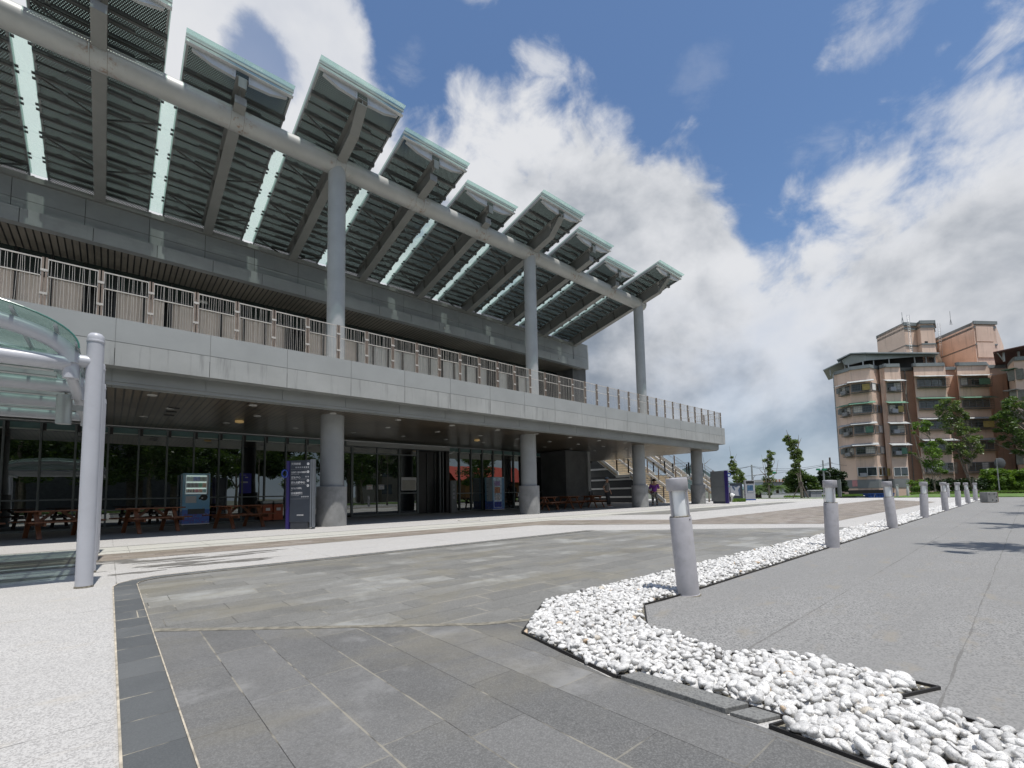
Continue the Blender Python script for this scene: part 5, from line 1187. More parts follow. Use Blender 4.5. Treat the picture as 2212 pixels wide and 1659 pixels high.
# ------------------------------------------------------------------ trees
def leaf_cloud(mb, centres, n, size, rng, flat=0.5):
    V = []; 
    for (c, r) in centres:
        for i in range(n):
            d = rng.normal(0, 1, 3); d /= np.linalg.norm(d) + 1e-9; rad = r * rng.random() ** 0.45
            p = np.array(c) + d * rad * np.array([1, 1, .8]); s = size * rng.uniform(.6, 1.3)
            a = rng.normal(0, 1, 3); a[2] *= flat; a /= np.linalg.norm(a) + 1e-9; b = np.cross(a, rng.normal(0, 1, 3)); b /= np.linalg.norm(b) + 1e-9
            k = len(mb.v); mb.v += [tuple(p - a * s), tuple(p + b * s * .42), tuple(p + a * s), tuple(p - b * s * .42)]; mb.f.append((k, k + 1, k + 2, k + 3)); mb.m.append(0)
def tree(name, loc, label, h, trunk_r, clumps, leaf, nleaf, lsize, bark='bark', seed=1, limbs=(), group=None, cat='tree', lean=(0, 0), stakes=False):
    rng = np.random.default_rng(seed); rg = random.Random(seed)
    t = thing(name, loc, label, cat, group)
    tb = MB(); k = 8; pts = []; top = max([c[0][2] for c in clumps] + [h * .8]) if clumps else h
    for i in range(k + 1):
        s = i / k; pts.append((lean[0] * s * h + rg.uniform(-.04, .04) * h * .12 * s, lean[1] * s * h + rg.uniform(-.04, .04) * h * .12 * s, s * min(top, h)))
    tb.tube(pts, [trunk_r * (1 - .78 * i / k) for i in range(k + 1)], 9)
    for (c, r) in clumps:      # limb to every clump
        z0 = max(.15 * h, c[2] - r * 1.3 - abs(c[0]) * .7); s = z0 / min(top, h); base = (lean[0] * s * h, lean[1] * s * h, z0)
        mid = ((base[0] + c[0]) / 2 + rg.uniform(-.1, .1) * r, (base[1] + c[1]) / 2, (z0 + c[2]) / 2 + .1 * r)
        tb.tube([base, mid, c], [trunk_r * .42, trunk_r * .28, trunk_r * .10], 6)
    for L in limbs:
        tb.tube(L, [trunk_r * .38 * (1 - .8 * i / (len(L) - 1)) for i in range(len(L))], 6)
    tb.build('trunk', M[bark], t, smooth=True)
    if stakes:
        sk = MB()
        for a in range(3): sk.bar((.7 * math.cos(a * 2.1), .7 * math.sin(a * 2.1), 0), (.05 * math.cos(a * 2.1), .05 * math.sin(a * 2.1), 1.35), .06, .06)
        sk.box(-.14, .14, -.14, .14, 1.2, 1.45); sk.build('stake', M['bark_dark'], t)
    if clumps:
        lb = MB(); leaf_cloud(lb, clumps, nleaf, lsize, rng); lb.build('crown', M[leaf], t)
    return t
def pxz(px, y, w):       # height of an image row at depth w
    return H + (1045 + .0196 * (2224 - px) - y) / 983.83 * w
def ptree(px, base_z, w, rows, label, leaf, nleaf, lsize, seed, tr=.12, name='young_tree', limbs=(), stakes=False, group='young trees along the plaza edge', top=None, lean=(0, 0), bark='bark', dep=1.0):
    """rows: (px, py, radius px) of the foliage clumps"""
    loc = S(px, w, base_z); cl = []; rg = random.Random(seed)
    for (x, y, r) in rows:
        off = ud * ((x - px) / 983.83 * w) + vd * rg.uniform(-.5, .5) * r / 983.83 * w * dep * 2
        cl.append(((off.x, off.y, pxz(x, y, w) - base_z), r / 983.83 * w))
    ll = []
    for L in limbs:
        ll.append([tuple(Vector(((ud * ((x - px) / 983.83 * w)).x, (ud * ((x - px) / 983.83 * w)).y, pxz(x, y, w) - base_z))) for x, y in L])
    h = (pxz(px, top, w) - base_z) if top else max(c[0][2] for c in cl)
    return tree(name, loc, label, h, tr, cl, leaf, nleaf, lsize, bark, seed, ll, group, stakes=stakes, lean=lean)
def K3(rows, k=1.0): return [(q3(x), r3(y), r * .19841 * k) for x, y, r in rows]
def L3(lines): return [[(q3(x), r3(y)) for x, y in L] for L in lines]
def K2(rows, k=1.0): return [(1773.1 + .2578 * x, 658.3 + .2578 * y, r * .2578 * k) for x, y, r in rows]
def L2(lines): return [[(1773.1 + .2578 * x, 658.3 + .2578 * y) for x, y in L] for L in lines]
ptree(q3(560), 0, 41, K3([(505, 280, 15), (515, 325, 22), (490, 360, 25), (530, 360, 30), (500, 400, 35), (545, 400, 35), (575, 420, 30), (495, 450, 30), (540, 450, 40), (590, 460, 35), (520, 500, 35), (560, 510, 40), (605, 500, 35), (625, 530, 25), (560, 540, 40), (595, 545, 35)]), 'young leafy tree with a bare tip behind the map board', 'leaf_fresh', 130, .11, 21, tr=.07, limbs=L3([[(510, 330), (500, 270), (490, 150)], [(530, 320), (565, 240)]]), top=r3(400))
ptree(q3(895), 0, 42, K3([(925, 215, 20), (945, 240, 30), (910, 270, 28), (890, 310, 30), (930, 300, 25), (905, 340, 28), (925, 380, 28), (895, 400, 28), (930, 430, 35), (900, 460, 30), (880, 510, 40), (930, 520, 40), (900, 560, 45), (870, 590, 35), (930, 600, 35), (885, 640, 30), (905, 680, 25)]), 'thin tree with several dead upright shoots beside its crown', 'leaf_fresh', 120, .10, 22, tr=.09, limbs=L3([[(875, 560), (865, 460), (850, 400), (835, 250)], [(865, 480), (820, 430), (800, 400)], [(860, 470), (870, 380), (862, 300)], [(905, 520), (985, 450), (1000, 380), (1015, 310)], [(920, 400), (970, 340), (978, 285)], [(925, 260), (922, 180)]]), top=r3(300))
ptree(q3(1245), 0, 40, K3([(1150, 50, 30), (1120, 85, 30), (1165, 90, 40), (1195, 110, 35), (1150, 130, 35), (1180, 170, 40), (1150, 190, 30), (1200, 210, 40), (1235, 225, 35), (1180, 240, 35), (1220, 270, 40), (1170, 280, 30), (1250, 300, 25), (1200, 320, 40), (1190, 370, 35), (1220, 370, 30), (1200, 420, 35), (1170, 430, 30)]), 'tall slim tree with leafy stem held by wooden stakes', 'leaf_fresh', 170, .10, 23, tr=.11, limbs=L3([[(1235, 250), (1250, 110), (1255, 30)], [(1245, 140), (1285, 65)], [(1150, 80), (1135, 20), (1125, -25)], [(1245, 700), (1222, 520), (1205, 350), (1180, 150)]]), stakes=True, top=r3(300))
ptree(q3(240), 0, 34, [], 'dead bare sapling behind the violet edged sign', 'leaf_fresh', 10, .1, 24, tr=.07, limbs=L3([[(238, 700), (225, 560), (205, 350), (188, 225)], [(212, 350), (280, 295)]]), top=r3(600))
# rounded evergreens behind
def round_tree(px, w, rows, label, leaf, n, ls, seed, base=-1.1, tr=.25, group='round trees across the road'): ptree(px, base, w, rows, label, leaf, n, ls, seed, tr=tr, name='round_tree', group=group, dep=.6, bark='bark_dark')
round_tree(q3(1250), 58, K3([(1140, 460, 50), (1200, 440, 50), (1250, 470, 60), (1120, 520, 50), (1300, 500, 50), (1340, 520, 50), (1180, 530, 60), (1260, 550, 60), (1370, 560, 45), (1100, 590, 45), (1160, 600, 60), (1320, 590, 60), (1400, 600, 45), (1110, 640, 40), (1200, 650, 50), (1280, 640, 50), (1380, 640, 50), (1430, 630, 35), (1460, 650, 25), (1340, 660, 40)], 1.1), 'broad round green tree behind the staked slim tree', 'leaf_mid', 330, .17, 31)
round_tree(q3(1600), 60, K3([(1470, 450, 35), (1540, 440, 45), (1600, 430, 45), (1650, 450, 50), (1700, 470, 45), (1460, 510, 40), (1520, 520, 50), (1600, 520, 60), (1680, 540, 55), (1480, 570, 35), (1560, 600, 50), (1640, 620, 55), (1710, 620, 40), (1450, 530, 20), (1700, 560, 45), (1640, 690, 40), (1560, 670, 40), (1500, 640, 40)], 1.15), 'dark round tree left of the pink apartment block', 'leaf_dark', 330, .18, 32)
# palms
def palm(px, w, y0, label, seed, r=2.2):
    rg = random.Random(seed); base = S(px, w, -1.0); hgt = pxz(px, y0, w) + 1.0
    t = thing('palm_tree', base, label, 'palm', 'small palms before the hoarding')
    MB().tube([(0, 0, 0), (.05, 0, hgt * .5), (0, 0, hgt)], [.22, .17, .14], 9).build('trunk', M['bark_dark'], t, smooth=True)
    b = MB()
    for k in range(22):
        a = rg.uniform(0, 6.28); e = rg.uniform(.1, 1.1); L = r * rg.uniform(.8, 1.1); pts = []
        for i in range(6): s = i / 5; pts.append(Vector((math.cos(a) * s * L * math.cos(e * (1 - s)), math.sin(a) * s * L * math.cos(e * (1 - s)), hgt + math.sin(e) * s * L - s * s * L * .75)))
        for i in range(5):
            d = (pts[i + 1] - pts[i]).normalized(); sd2 = d.cross(Vector((0, 0, 1))).normalized()
            for j in range(5):
                q = pts[i].lerp(pts[i + 1], j / 5); l_ = .55 * math.sin(math.pi * min(1, (i + j / 5 + .6) / 5.4)) + .08
                for sx in (-1, 1): tip = q + sd2 * sx * l_ * .7 + d * l_ * .5 - Vector((0, 0, l_ * .35)); b.add([q, q + d * .05, tip], [(0, 1, 2)])
    b.build('crown', M['leaf_mid'], t)
palm(q3(790), 50, r3(610), 'small fan palm right of the grey touch screen kiosk', 3, 1.5)
palm(q3(755), 49, r3(620), 'low dense palm leaning over the kiosk edge', 6, 1.1)
palm(q3(985), 54, r3(610), 'darker palm behind the tree with dead shoots', 4, 1.5)

# trees on the lawn in front of the apartments
ptree(1773.1 + .2578 * 1270, 0.05, 52, K2([(1070, 810, 35), (1100, 800, 30), (1160, 820, 35), (1200, 840, 35), (1040, 850, 35), (1090, 860, 45), (1150, 870, 45), (1200, 880, 30), (1060, 900, 40), (1110, 920, 45), (1160, 930, 45), (1080, 950, 45), (1140, 970, 45), (1190, 960, 35), (1240, 910, 25), (1250, 940, 25), (1100, 1010, 45), (1170, 1010, 45), (1210, 1040, 45), (1260, 1045, 45), (1300, 1050, 35), (1120, 1060, 35), (1180, 1075, 35), (1030, 1130, 25), (1060, 1150, 30), (1090, 1180, 35), (1130, 1200, 40), (1100, 1230, 35), (1160, 1180, 35), (1210, 1170, 40), (1260, 1140, 45), (1310, 1120, 45), (1360, 1110, 35), (1250, 1200, 45), (1300, 1190, 45), (1330, 1230, 35), (1240, 1260, 45), (1290, 1270, 35), (1200, 1240, 40), (1180, 1270, 30), (1240, 1310, 30)], .95), 'tall leafy tree in front of the right part of the apartments', 'leaf_fresh', 105, .15, 41, tr=.17, name='lawn_tree', limbs=L2([[(1270, 1580), (1225, 1400), (1185, 1250), (1180, 1050), (1150, 900)], [(1225, 1450), (1180, 1300), (1130, 1080), (1100, 900)], [(1240, 1380), (1270, 1280), (1300, 1200)]]), group='trees on the lawn', top=658.3 + .2578 * 1450)
ptree(1773.1 + .2578 * 945, 0.05, 50, K2([(840, 1000, 35), (880, 990, 35), (930, 1000, 30), (870, 1040, 40), (920, 1035, 35), (820, 1030, 20), (890, 1170, 30), (930, 1160, 30), (970, 1180, 25), (890, 1210, 40), (940, 1220, 45), (990, 1220, 30), (900, 1260, 45), (960, 1270, 40), (1010, 1250, 25), (880, 1310, 40), (930, 1330, 45), (990, 1320, 40), (1030, 1330, 30), (950, 1380, 35), (1010, 1390, 30), (1050, 1400, 20), (890, 1350, 35)], .95), 'light crowned young tree left of the tall leafy tree', 'leaf_bright', 105, .14, 42, tr=.10, name='lawn_tree', limbs=L2([[(945, 1560), (922, 1380), (930, 1200), (940, 1050)], [(1005, 1480), (980, 1250), (960, 1110)]]), group='trees on the lawn', top=658.3 + .2578 * 1480)
ptree(1773.1 + .2578 * 872, 0.05, 49, K2([(795, 1070, 15), (805, 1250, 15), (760, 1240, 12)]), 'almost bare leaning trunk before the apartment corner', 'leaf_fresh', 40, .14, 43, tr=.15, name='lawn_tree', limbs=L2([[(868, 1500), (842, 1300), (810, 1100), (772, 870), (765, 720), (785, 610)], [(768, 740), (782, 650)], [(825, 1300), (770, 1240)]]), group='trees on the lawn', top=658.3 + .2578 * 1500)
ptree(1773.1 + .2578 * 1800, 0.05, 50, K2([(1620, 810, 40), (1660, 790, 40), (1700, 780, 40), (1590, 850, 35), (1650, 850, 45), (1700, 840, 45), (1560, 900, 35), (1500, 935, 30), (1470, 950, 25), (1540, 930, 30), (1620, 910, 45), (1680, 910, 45), (1580, 960, 45), (1640, 970, 45), (1700, 970, 45), (1540, 1000, 35), (1600, 1010, 45), (1660, 1030, 45), (1520, 1050, 25), (1560, 1050, 30), (1620, 1070, 45), (1690, 1080, 45), (1580, 1110, 35), (1650, 1120, 45), (1700, 1140, 40), (1620, 1170, 35), (1680, 1190, 40), (1640, 1230, 25), (1700, 1240, 35), (1470, 1140, 15), (1780, 900, 90), (1800, 1050, 90), (1850, 1150, 80), (1780, 780, 70)]), 'dense tree at the right edge with branches reaching left', 'leaf_mid', 130, .15, 44, tr=.2, name='lawn_tree', limbs=L2([[(1790, 1350), (1700, 1100), (1560, 930)], [(1760, 1200), (1620, 950), (1560, 790)]]), group='trees on the lawn', top=658.3 + .2578 * 1100)
# hedges
def hedge(name, x0, x1, w, yt, yb, label, leaf, n, ls, seed, base=.0):
    rng = np.random.default_rng(seed); c = S((x0 + x1) / 2, w, base); t = thing(name, c, label, 'hedge'); b = MB(); cl = []
    sc = w / 983.83; xx = x0
    while xx < x1:
        for yy in np.arange(yt + 6, yb, 11):
            q = S(xx + rng.uniform(-3, 3), w + rng.uniform(-.8, .8), pxz(xx, yy + rng.uniform(-4, 5), w) - base); q = q - Vector((c.x, c.y, 0)); cl.append((tuple(q), 9 * sc))
        xx += 9
    leaf_cloud(b, cl, n, ls, rng); b.build('leaf_mass', M[leaf], t)
    s = MB()
    for k in range(int((x1 - x0) / 22)): q = S(x0 + 8 + k * 22, w, 0) - Vector((c.x, c.y, 0)); s.tube([(q.x, q.y, 0), (q.x + .1, q.y, pxz(x0 + k * 22, (yt + yb) / 2, w) - base)], [.05, .02], 6)
    s.build('stem', M['bark_dark'], t, smooth=True)
hedge('clipped_hedge', 2126, 2300, 57, 1016, 1058, 'broad bright green hedge behind the round traffic mirror', 'leaf_bright', 130, .20, 51)
hedge('dark_hedge', 1995, 2125, 56, 1036, 1060, 'low dark hedge behind the right hand bollards', 'leaf_dark', 130, .18, 52)
hedge('round_shrub', 1970, 1998, 52, 1038, 1062, 'small light green shrub beside the bare leaning trunk', 'leaf_bright', 120, .15, 53)
# grass tufts
def tufts(name, x0, x1, w, n, label, zb=.04):
    rng = np.random.default_rng(9); b = MB()
    for i in range(n):
        q = S(rng.uniform(x0, x1), w + rng.uniform(-.8, 1.5), zb)
        for k in range(4):
            a = rng.uniform(0, 6.28); L = rng.uniform(.10, .26); b.add([q, q + Vector((.03 * math.cos(a + 1), .03 * math.sin(a + 1), 0)), q + Vector((math.cos(a) * .08, math.sin(a) * .08, L))], [(0, 1, 2)])
    tag(b.build(name, M['leaf_bright']), label, 'grass', kind='stuff')
tufts('grass_tufts', 1578, 1606, 33.5, 700, 'tuft of long grass at the foot of the map board', 0.0)
tufts('lawn_grass', 1960, 2225, 47.6, 2600, 'rough grass along the near edge of the far lawn')
tufts('verge_grass', 1690, 1860, 46.0, 1300, 'thin grass at the plaza edge by the round trees', 0.0)
# ------------------------------------------------------------------ street poles and wires
def zpx(zx): return 1773.1 + .2578 * zx
def zpy(zy): return 658.3 + .2578 * zy
pole_pts = {}
def pole(name, px, ytop, w, r, m, label, extra=None, base=-1.1):
    b = S(px, w, base); h = pxz(px, ytop, w) - base; t = thing(name, b, label, 'pole', rz=YAW)
    MB().tube([(0, 0, 0), (0, 0, h)], [r, r * .7], 12).build('shaft', m, t, smooth=True); return t, h
t1, h1 = pole('traffic_light_pole', q3(720), r3(360), 58, .13, M['galv'], 'grey street pole with a long arm carrying a green signal head')
MB().tube([(0, 0, h1 - 1.35), (1.6, 0, h1 - 1.2), (3.0, 0, h1 - 1.1)], .05, 8).tube([(0.05, 0, h1 - 2.4), (.12, 0, h1 - 1.7), (.4, 0, h1 - 1.35), (.8, 0, h1 - 1.28)], .05, 8).build('arm', M['galv'], t1, smooth=True)
sgm = MB()
for i in range(3): sgm.box(2.4 + i * .24, 2.62 + i * .24, -.1, .1, h1 - 1.22, h1 - .95); sgm.tube([(2.51 + i * .24, -.2, h1 - 1.08), (2.51 + i * .24, -.1, h1 - 1.08)], .09, 10)
sgm.build('signal_head', M['traffic_green'], t1); MB().box(-.35, .35, -.04, .04, h1 - .25, h1 - .18).build('crossarm', M['galv'], t1)
t2, h2 = pole('street_light_pole', q3(1500), r3(310), 55, .11, M['galv'], 'pale pole with small green signals and a curved street lamp')
MB().box(-.12, .12, -.15, .1, h2 - 1.25, h2 - 1.0).tube([(-.7, 0, h2 - 1.12), (-.1, 0, h2 - 1.12)], .03, 8).box(-.82, -.5, -.15, .1, h2 - 1.22, h2 - 1.0).box(.1, .32, -.15, .1, h2 - 1.2, h2 - 1.02).build('signal_head', M['traffic_green'], t2)
MB().tube([(.05, 0, h2 - 1.3), (.5, 0, h2 - 1.4), (.75, 0, h2 - 1.6), (.78, 0, h2 - 2.0)], .035, 8).build('arm', M['galv'], t2, smooth=True)
t3, h3 = pole('utility_pole', q3(1578), r3(280), 60, .14, M['pole_brown'], 'brown wooden utility pole between the pale pole and the apartments')
MB().box(-.3, .3, -.05, .05, h3 - .75, h3 - .68).build('crossarm', M['galv'], t3)
def wire(name, pts, label):
    b = MB()
    for (p, q, sag) in pts:
        p, q = Vector(p), Vector(q); b.tube([p.lerp(q, i / 14) - Vector((0, 0, sag * 4 * (i / 14) * (1 - i / 14))) for i in range(15)], .018, 4)
    tag(b.build(name, M['black_plastic']), label, 'cable')
def W3(x, y, w): return S(q3(x), w, pxz(q3(x), r3(y), w))
a_ = W3(718, 375, 58); c_ = W3(1570, 338, 60)
wire('overhead_cable', [(W3(0, 460, 72), a_, .15), (W3(0, 475, 72), a_, .25), (a_, c_, .55), (a_ - Vector((0, 0, .1)), c_ - Vector((0, 0, .1)), .72), (c_, W3(1760, 368, 66), .05)], 'sagging overhead cables strung between the street poles')
wire('low_cable', [(W3(0, 520, 75), W3(718, 478, 58), .05), (W3(718, 478, 58), W3(1570, 360, 60), .15)], 'lower single cable passing behind the thin trees')
# round traffic mirror
tm, hm = pole('traffic_mirror', 1773.1 + .2578 * 1482, 658.3 + .2578 * 1285, 54, .06, M['galv'], 'round traffic mirror seen from behind on a grey pole before the hedge', base=0.0)
dsk = MB().lathe([(.58, .0), (.60, .04), (.42, .10), (.12, .13)], 32).build('mirror_back', M['kiosk_grey'], tm, smooth=True); dsk.rotation_euler = (R_(90), 0, R_(-20)); dsk.location = (.32, -.02, hm - .6); dsk.scale = (.88, 1.05, 1)
hv = MB().box(-.22, .22, -.05, .05, -.07, .07).build('visor', M['orange'], tm); hv.location = (.72, .1, hm - .22); hv.rotation_euler = (0, R_(40), 0)
MB().box(0, .3, .0, .05, hm - .65, hm - .58).build('bracket', M['galv'], tm)

# blue skip and parked van roof, small items at the foot of the apartments
sk = thing('blue_skip', S(1889, 58, -1.1), 'blue metal skip in front of the apartment garage', 'skip', rz=YAW)
MB().add([(-2.9, -1, 0), (2.9, -1, 0), (3.3, -1, 1.55), (-3.3, -1, 1.55), (-2.9, 1, 0), (2.9, 1, 0), (3.3, 1, 1.55), (-3.3, 1, 1.55)], [(0, 1, 2, 3), (5, 4, 7, 6), (4, 0, 3, 7), (1, 5, 6, 2), (0, 4, 5, 1)]).build('hull', M['blue_bin'], sk)
rb_ = MB()
for i in range(9): rb_.box(-2.9 + i * .72, -2.8 + i * .72, -1.08, -1.0, .1, 1.5)
rb_.box(-3.3, 3.3, -1.06, -.98, 1.45, 1.58); rb_.build('rib', M['blue_bin'], sk)
MB().bar((-2.4, -1.2, .4), (-1.8, -1.2, 1.5), .06, .06).box(1.75, 1.95, -1.6, -1.4, 0, 3.0).build('brace', M['galv'], sk)
sk.scale = (.50, .8, .74)
vn = thing('parked_van', S(1852, 57, -1.62), 'white van roof just showing above the plaza edge', 'van', rz=YAW)
vn.scale = (.5, .8, .82)
MB().prism([(-1.1, -.8), (1.1, -.8), (1.1, 2.8), (-1.1, 2.8)], .35, 1.15).build('body', M['white_paint'], vn, bevel=.08)
MB().add([(-1.05, -.7, 1.15), (1.05, -.7, 1.15), (.9, -.35, 1.72), (-.9, -.35, 1.72), (-1.05, 2.7, 1.15), (1.05, 2.7, 1.15), (.9, 2.5, 1.72), (-.9, 2.5, 1.72)], [(0, 1, 2, 3), (1, 5, 6, 2), (4, 0, 3, 7), (5, 4, 7, 6)]).build('windows', M['apt_window'], vn)
MB().prism([(-.93, -.42), (.93, -.42), (.93, 2.55), (-.93, 2.55)], 1.722, 1.80).build('roof', M['white_paint'], vn, bevel=.03)
for sx in (-1, 1):
    for yy in (0.1, 2.0): MB().tube([(sx * .95, yy, .33), (sx * 1.13, yy, .33)], .33, 18).build('wheel', M['black_plastic'], vn, smooth=True)

# ------------------------------------------------------------------ apartment blocks
def Ap(zx, w): p = S(zpx(zx), w, 0); return (p.x, p.y)
def Az(zy, w=65.3): return pxz(1900, zpy(zy), w)
def apartment():
    base = S(1960, 66, -1.1); t = thing('apartment_building', base, 'pink tiled apartment block with barred windows, awnings and a metal roof shed', 'building'); K = dict(parent=t, world=True)
    F = [(165, 69.5), (300, 67.0), (300, 66.6), (480, 65.3), (555, 66.6), (560, 66.0), (597, 65.6), (600, 65.2), (735, 65.2), (742, 67.6), (845, 67.6), (852, 65.2), (1120, 65.2), (1124, 67.6), (1216, 67.6), (1222, 65.2), (1480, 65.2), (1500, 67.0), (1560, 67.0), (1640, 67.0)]
    top = Az(505); P_ = [Ap(*q) for q in F]; back = [Ap(1760, 84), Ap(420, 84)]
    MB().prism(P_ + back, -1.1, top).build('wall', M['apt_tile'], **K)
    # parapet trim and ground floor band
    def band(q0, q1, z0, z1, m, name, out=.12):
        b = MB()
        for (a, c) in zip(F[q0:q1], F[q0 + 1:q1 + 1]):
            A_ = Vector((*Ap(a[0], a[1] - out), 0)); C_ = Vector((*Ap(c[0], c[1] - out), 0)); d = C_ - A_
            if d.length < .05: continue
            n = Vector((-d.y, d.x, 0)).normalized() * (out + .1)
            b.obox(A_ + Vector((0, 0, z0)), d, n, (0, 0, z1 - z0))
        return b.build(name, m, **K)
    band(0, 19, top - .1, top + .38, M['apt_trim'], 'parapet_trim', .18); band(0, 8, Az(1535), Az(1462), M['apt_grey'], 'grey_band', .05)
    MB().obox((*Ap(225, 66.55), -1.1), Vector((*Ap(545, 64.9), 0)) - Vector((*Ap(225, 66.55), 0)), (.1, .1, 0), (0, 0, Az(1550) + 1.1)).build('garage_opening', M['joint'], **K)
    sgn = MB().obox((*Ap(258, 67.2), Az(1518)), Vector((*Ap(300, 66.7), 0)) - Vector((*Ap(258, 67.2), 0)), (.03, .03, 0), (0, 0, .9)).build('notice_sign', mat('pink_sign', (.55, .25, .25), .6), **K)
    # windows with cages and awnings
    rg = random.Random(4)
    def unit(a, c, zy, hgt, kind, aw, proj=.55, seed=0, grille=True):
        """window bay between plan points a and c: pane set in a frame, cage in front, awning above"""
        z0 = Az(zy + hgt / 2); z1 = Az(zy - hgt / 2)
        A_ = Vector((*Ap(a[0], a[1] - .03), 0)); C_ = Vector((*Ap(c[0], c[1] - .03), 0)); d = C_ - A_; L = d.length; u = d.normalized(); n = Vector((u.y, -u.x, 0))
        if n.dot(vd) > 0: n = -n
        def Q(s, o, z): return A_ + u * s + n * o + Vector((0, 0, z))
        fr = MB(); nb = max(2, int(L / .9))
        for i in range(nb + 1): fr.obox(Q(L * i / nb - .03, 0, z0), u * .06, n * .07, (0, 0, z1 - z0))
        fr.obox(Q(0, 0, z0), u * L, n * .08, (0, 0, .07)); fr.obox(Q(0, 0, z1 - .07), u * L, n * .08, (0, 0, .07))
        w = fr.build('window', M['kiosk_light'] if kind != 'plain' else M['white_paint'], **K)
        MB().obox(Q(0, 0, z0), u * L, n * .03, (0, 0, z1 - z0)).build('pane', M['apt_window'], w)
        if rg.random() < .5 and kind != 'plain':
            k = rg.randrange(nb); MB().obox(Q(L * k / nb + .05, .035, z0 + .1), u * (L / nb - .1), n * .01, (0, 0, (z1 - z0) * .85)).build('blind', M['curtain_grey'], w)
        if grille:
            g = MB(); e = .12
            for h_ in np.linspace(0, 1, 5): g.obox(Q(-e, proj, z0 - .25 + h_ * (z1 - z0 + .2)), u * (L + 2 * e), n * .025, (0, 0, .03))
            m_ = int(L / .16)
            for i in range(m_ + 1): g.obox(Q(-e + (L + 2 * e) * i / m_, proj, z0 - .25), u * .02, n * .02, (0, 0, z1 - z0 + .2))
            for s in (-e, L + e):
                g.obox(Q(s, 0, z0 - .25), u * .03, n * proj, (0, 0, .03)); g.obox(Q(s, 0, z1 - .08), u * .03, n * proj, (0, 0, .03))
                for o in np.linspace(.1, proj, 4): g.obox(Q(s, o, z0 - .25), u * .02, n * .02, (0, 0, z1 - z0 + .2))
            g.obox(Q(-e, 0, z0 - .27), u * (L + 2 * e), n * proj, (0, 0, .03))
            g.build('grille', M['cage'], w)
        if aw is not None:
            o = proj + .45; q = MB().add([Q(-.5, 0, z1 + .45), Q(L + .4, 0, z1 + .45), Q(L + .4, o, z1 + .08), Q(-.5, o, z1 + .08), Q(-.5, 0, z1 + .49), Q(L + .4, 0, z1 + .49), Q(L + .4, o, z1 + .12), Q(-.5, o, z1 + .12)], [(0, 1, 2, 3), (7, 6, 5, 4), (0, 4, 5, 1), (2, 6, 7, 3), (1, 5, 6, 2), (0, 3, 7, 4)]).build('awning', aw, w)
        if seed % 3 == 1: MB().obox(Q(.2, proj * .3, z0 - .1), u * .8, n * .35, (0, 0, .55)).build('air_conditioner', M['kiosk_light'], w)
        if seed % 4 == 2: MB().obox(Q(L * .55, proj + .03, z0), u * L * .4, n * .02, (0, 0, (z1 - z0) * .8)).build('infill_board', M['yellow_board'] if seed % 8 == 2 else M['awning_green'], w)
    seed = 0
    for f, zy in enumerate((672, 860, 1035, 1215, 1395)):
        aws = [M['awning'], M['awning_green'], M['awning'], M['awning'], None]
        for j, (a, c) in enumerate((((225, 68.4), (292, 67.2)), ((310, 66.5), (470, 65.35)), ((484, 65.4), (545, 66.4)), ((612, 65.2), (728, 65.2)), ((872, 65.2), (1112, 65.2)), ((1240, 65.2), (1470, 65.2)))):
            if j == 0 and f == 4: continue
            seed += 1; unit(a, c, zy - (22 if j >= 4 else 0) + (8 if j == 3 else 0), 66 if f < 4 else 76, 'cage' if f < 4 or j > 3 else 'plain', aws[f] if not (j == 2) else None, .55 if j != 3 else .3, seed, grille=(f < 4 or j > 3) and j != 2)
        if f < 4: MB().obox((*Ap(178, 69.0), Az(zy + 18)), Vector((*Ap(212, 68.4), 0)) - Vector((*Ap(178, 69.0), 0)), (-.1, -.1, 0), (0, 0, .8)).build('small_window', M['apt_window'], **K)
    MB().tube([(*Ap(163, 69.2), -1.1), (*Ap(163, 69.2), top)], .07, 8).tube([(*Ap(775, 67.4), -1.1), (*Ap(775, 67.4), top)], .07, 8).build('drainpipe', M['galv'], **K)
    # roof shed: posts, dark room behind, folded metal roof with a deep fascia
    def Q3(zx, zy, w): return (*Ap(zx, w), Az(zy, w))
    zb = top + .2; sh = MB()
    for zx, w, y in ((140, 69.6, 525), (268, 68.2, 490), (300, 67.3, 480), (425, 66.0, 455), (515, 66.2, 450), (648, 66.0, 440), (868, 66.0, 415), (965, 66.0, 412), (1040, 66.0, 408)): sh.tube([(*Ap(zx, w), zb - .3), Q3(zx, y - 6, w)], .08, 8)
    sh.build('shed_post', M['galv'], **K)
    zr = Az(430, 68.2)
    MB().prism([Ap(305, 68.6), Ap(560, 68.0), Ap(1045, 68.0), Ap(1045, 74), Ap(305, 74)], zb - .2, zr).build('shed_wall', M['black_wall'], **K)
    MB().add([Q3(78, 522, 69.9), Q3(235, 450, 67.8), (*Ap(330, 76), Az(450, 67.8) + .5), (*Ap(120, 78), Az(522, 69.9) + .3), Q3(78, 530, 69.9), Q3(235, 458, 67.8)], [(0, 1, 2, 3), (0, 4, 5, 1)]).build('lean_roof', M['shed_metal'], **K)
    ro = MB(); zk = Az(384, 66.5)
    P0, P1, P2, P3 = Q3(203, 440, 68.0), Q3(325, 384, 66.8), Q3(455, 381, 65.4), Q3(1082, 395, 64.9)
    ro.add([P0, P1, P2, P3, (*Ap(1120, 76), P3[2] + .9), (*Ap(500, 78), P2[2] + 1.2), (*Ap(280, 80), P0[2] + .6)], [(0, 1, 6), (1, 2, 5, 6), (2, 3, 4, 5)])
    for a, b in ((P0, P1), (P1, P2), (P2, P3)): ro.bar(a, b, .12, .16)
    ro.build('shed_roof', M['shed_metal'], **K)
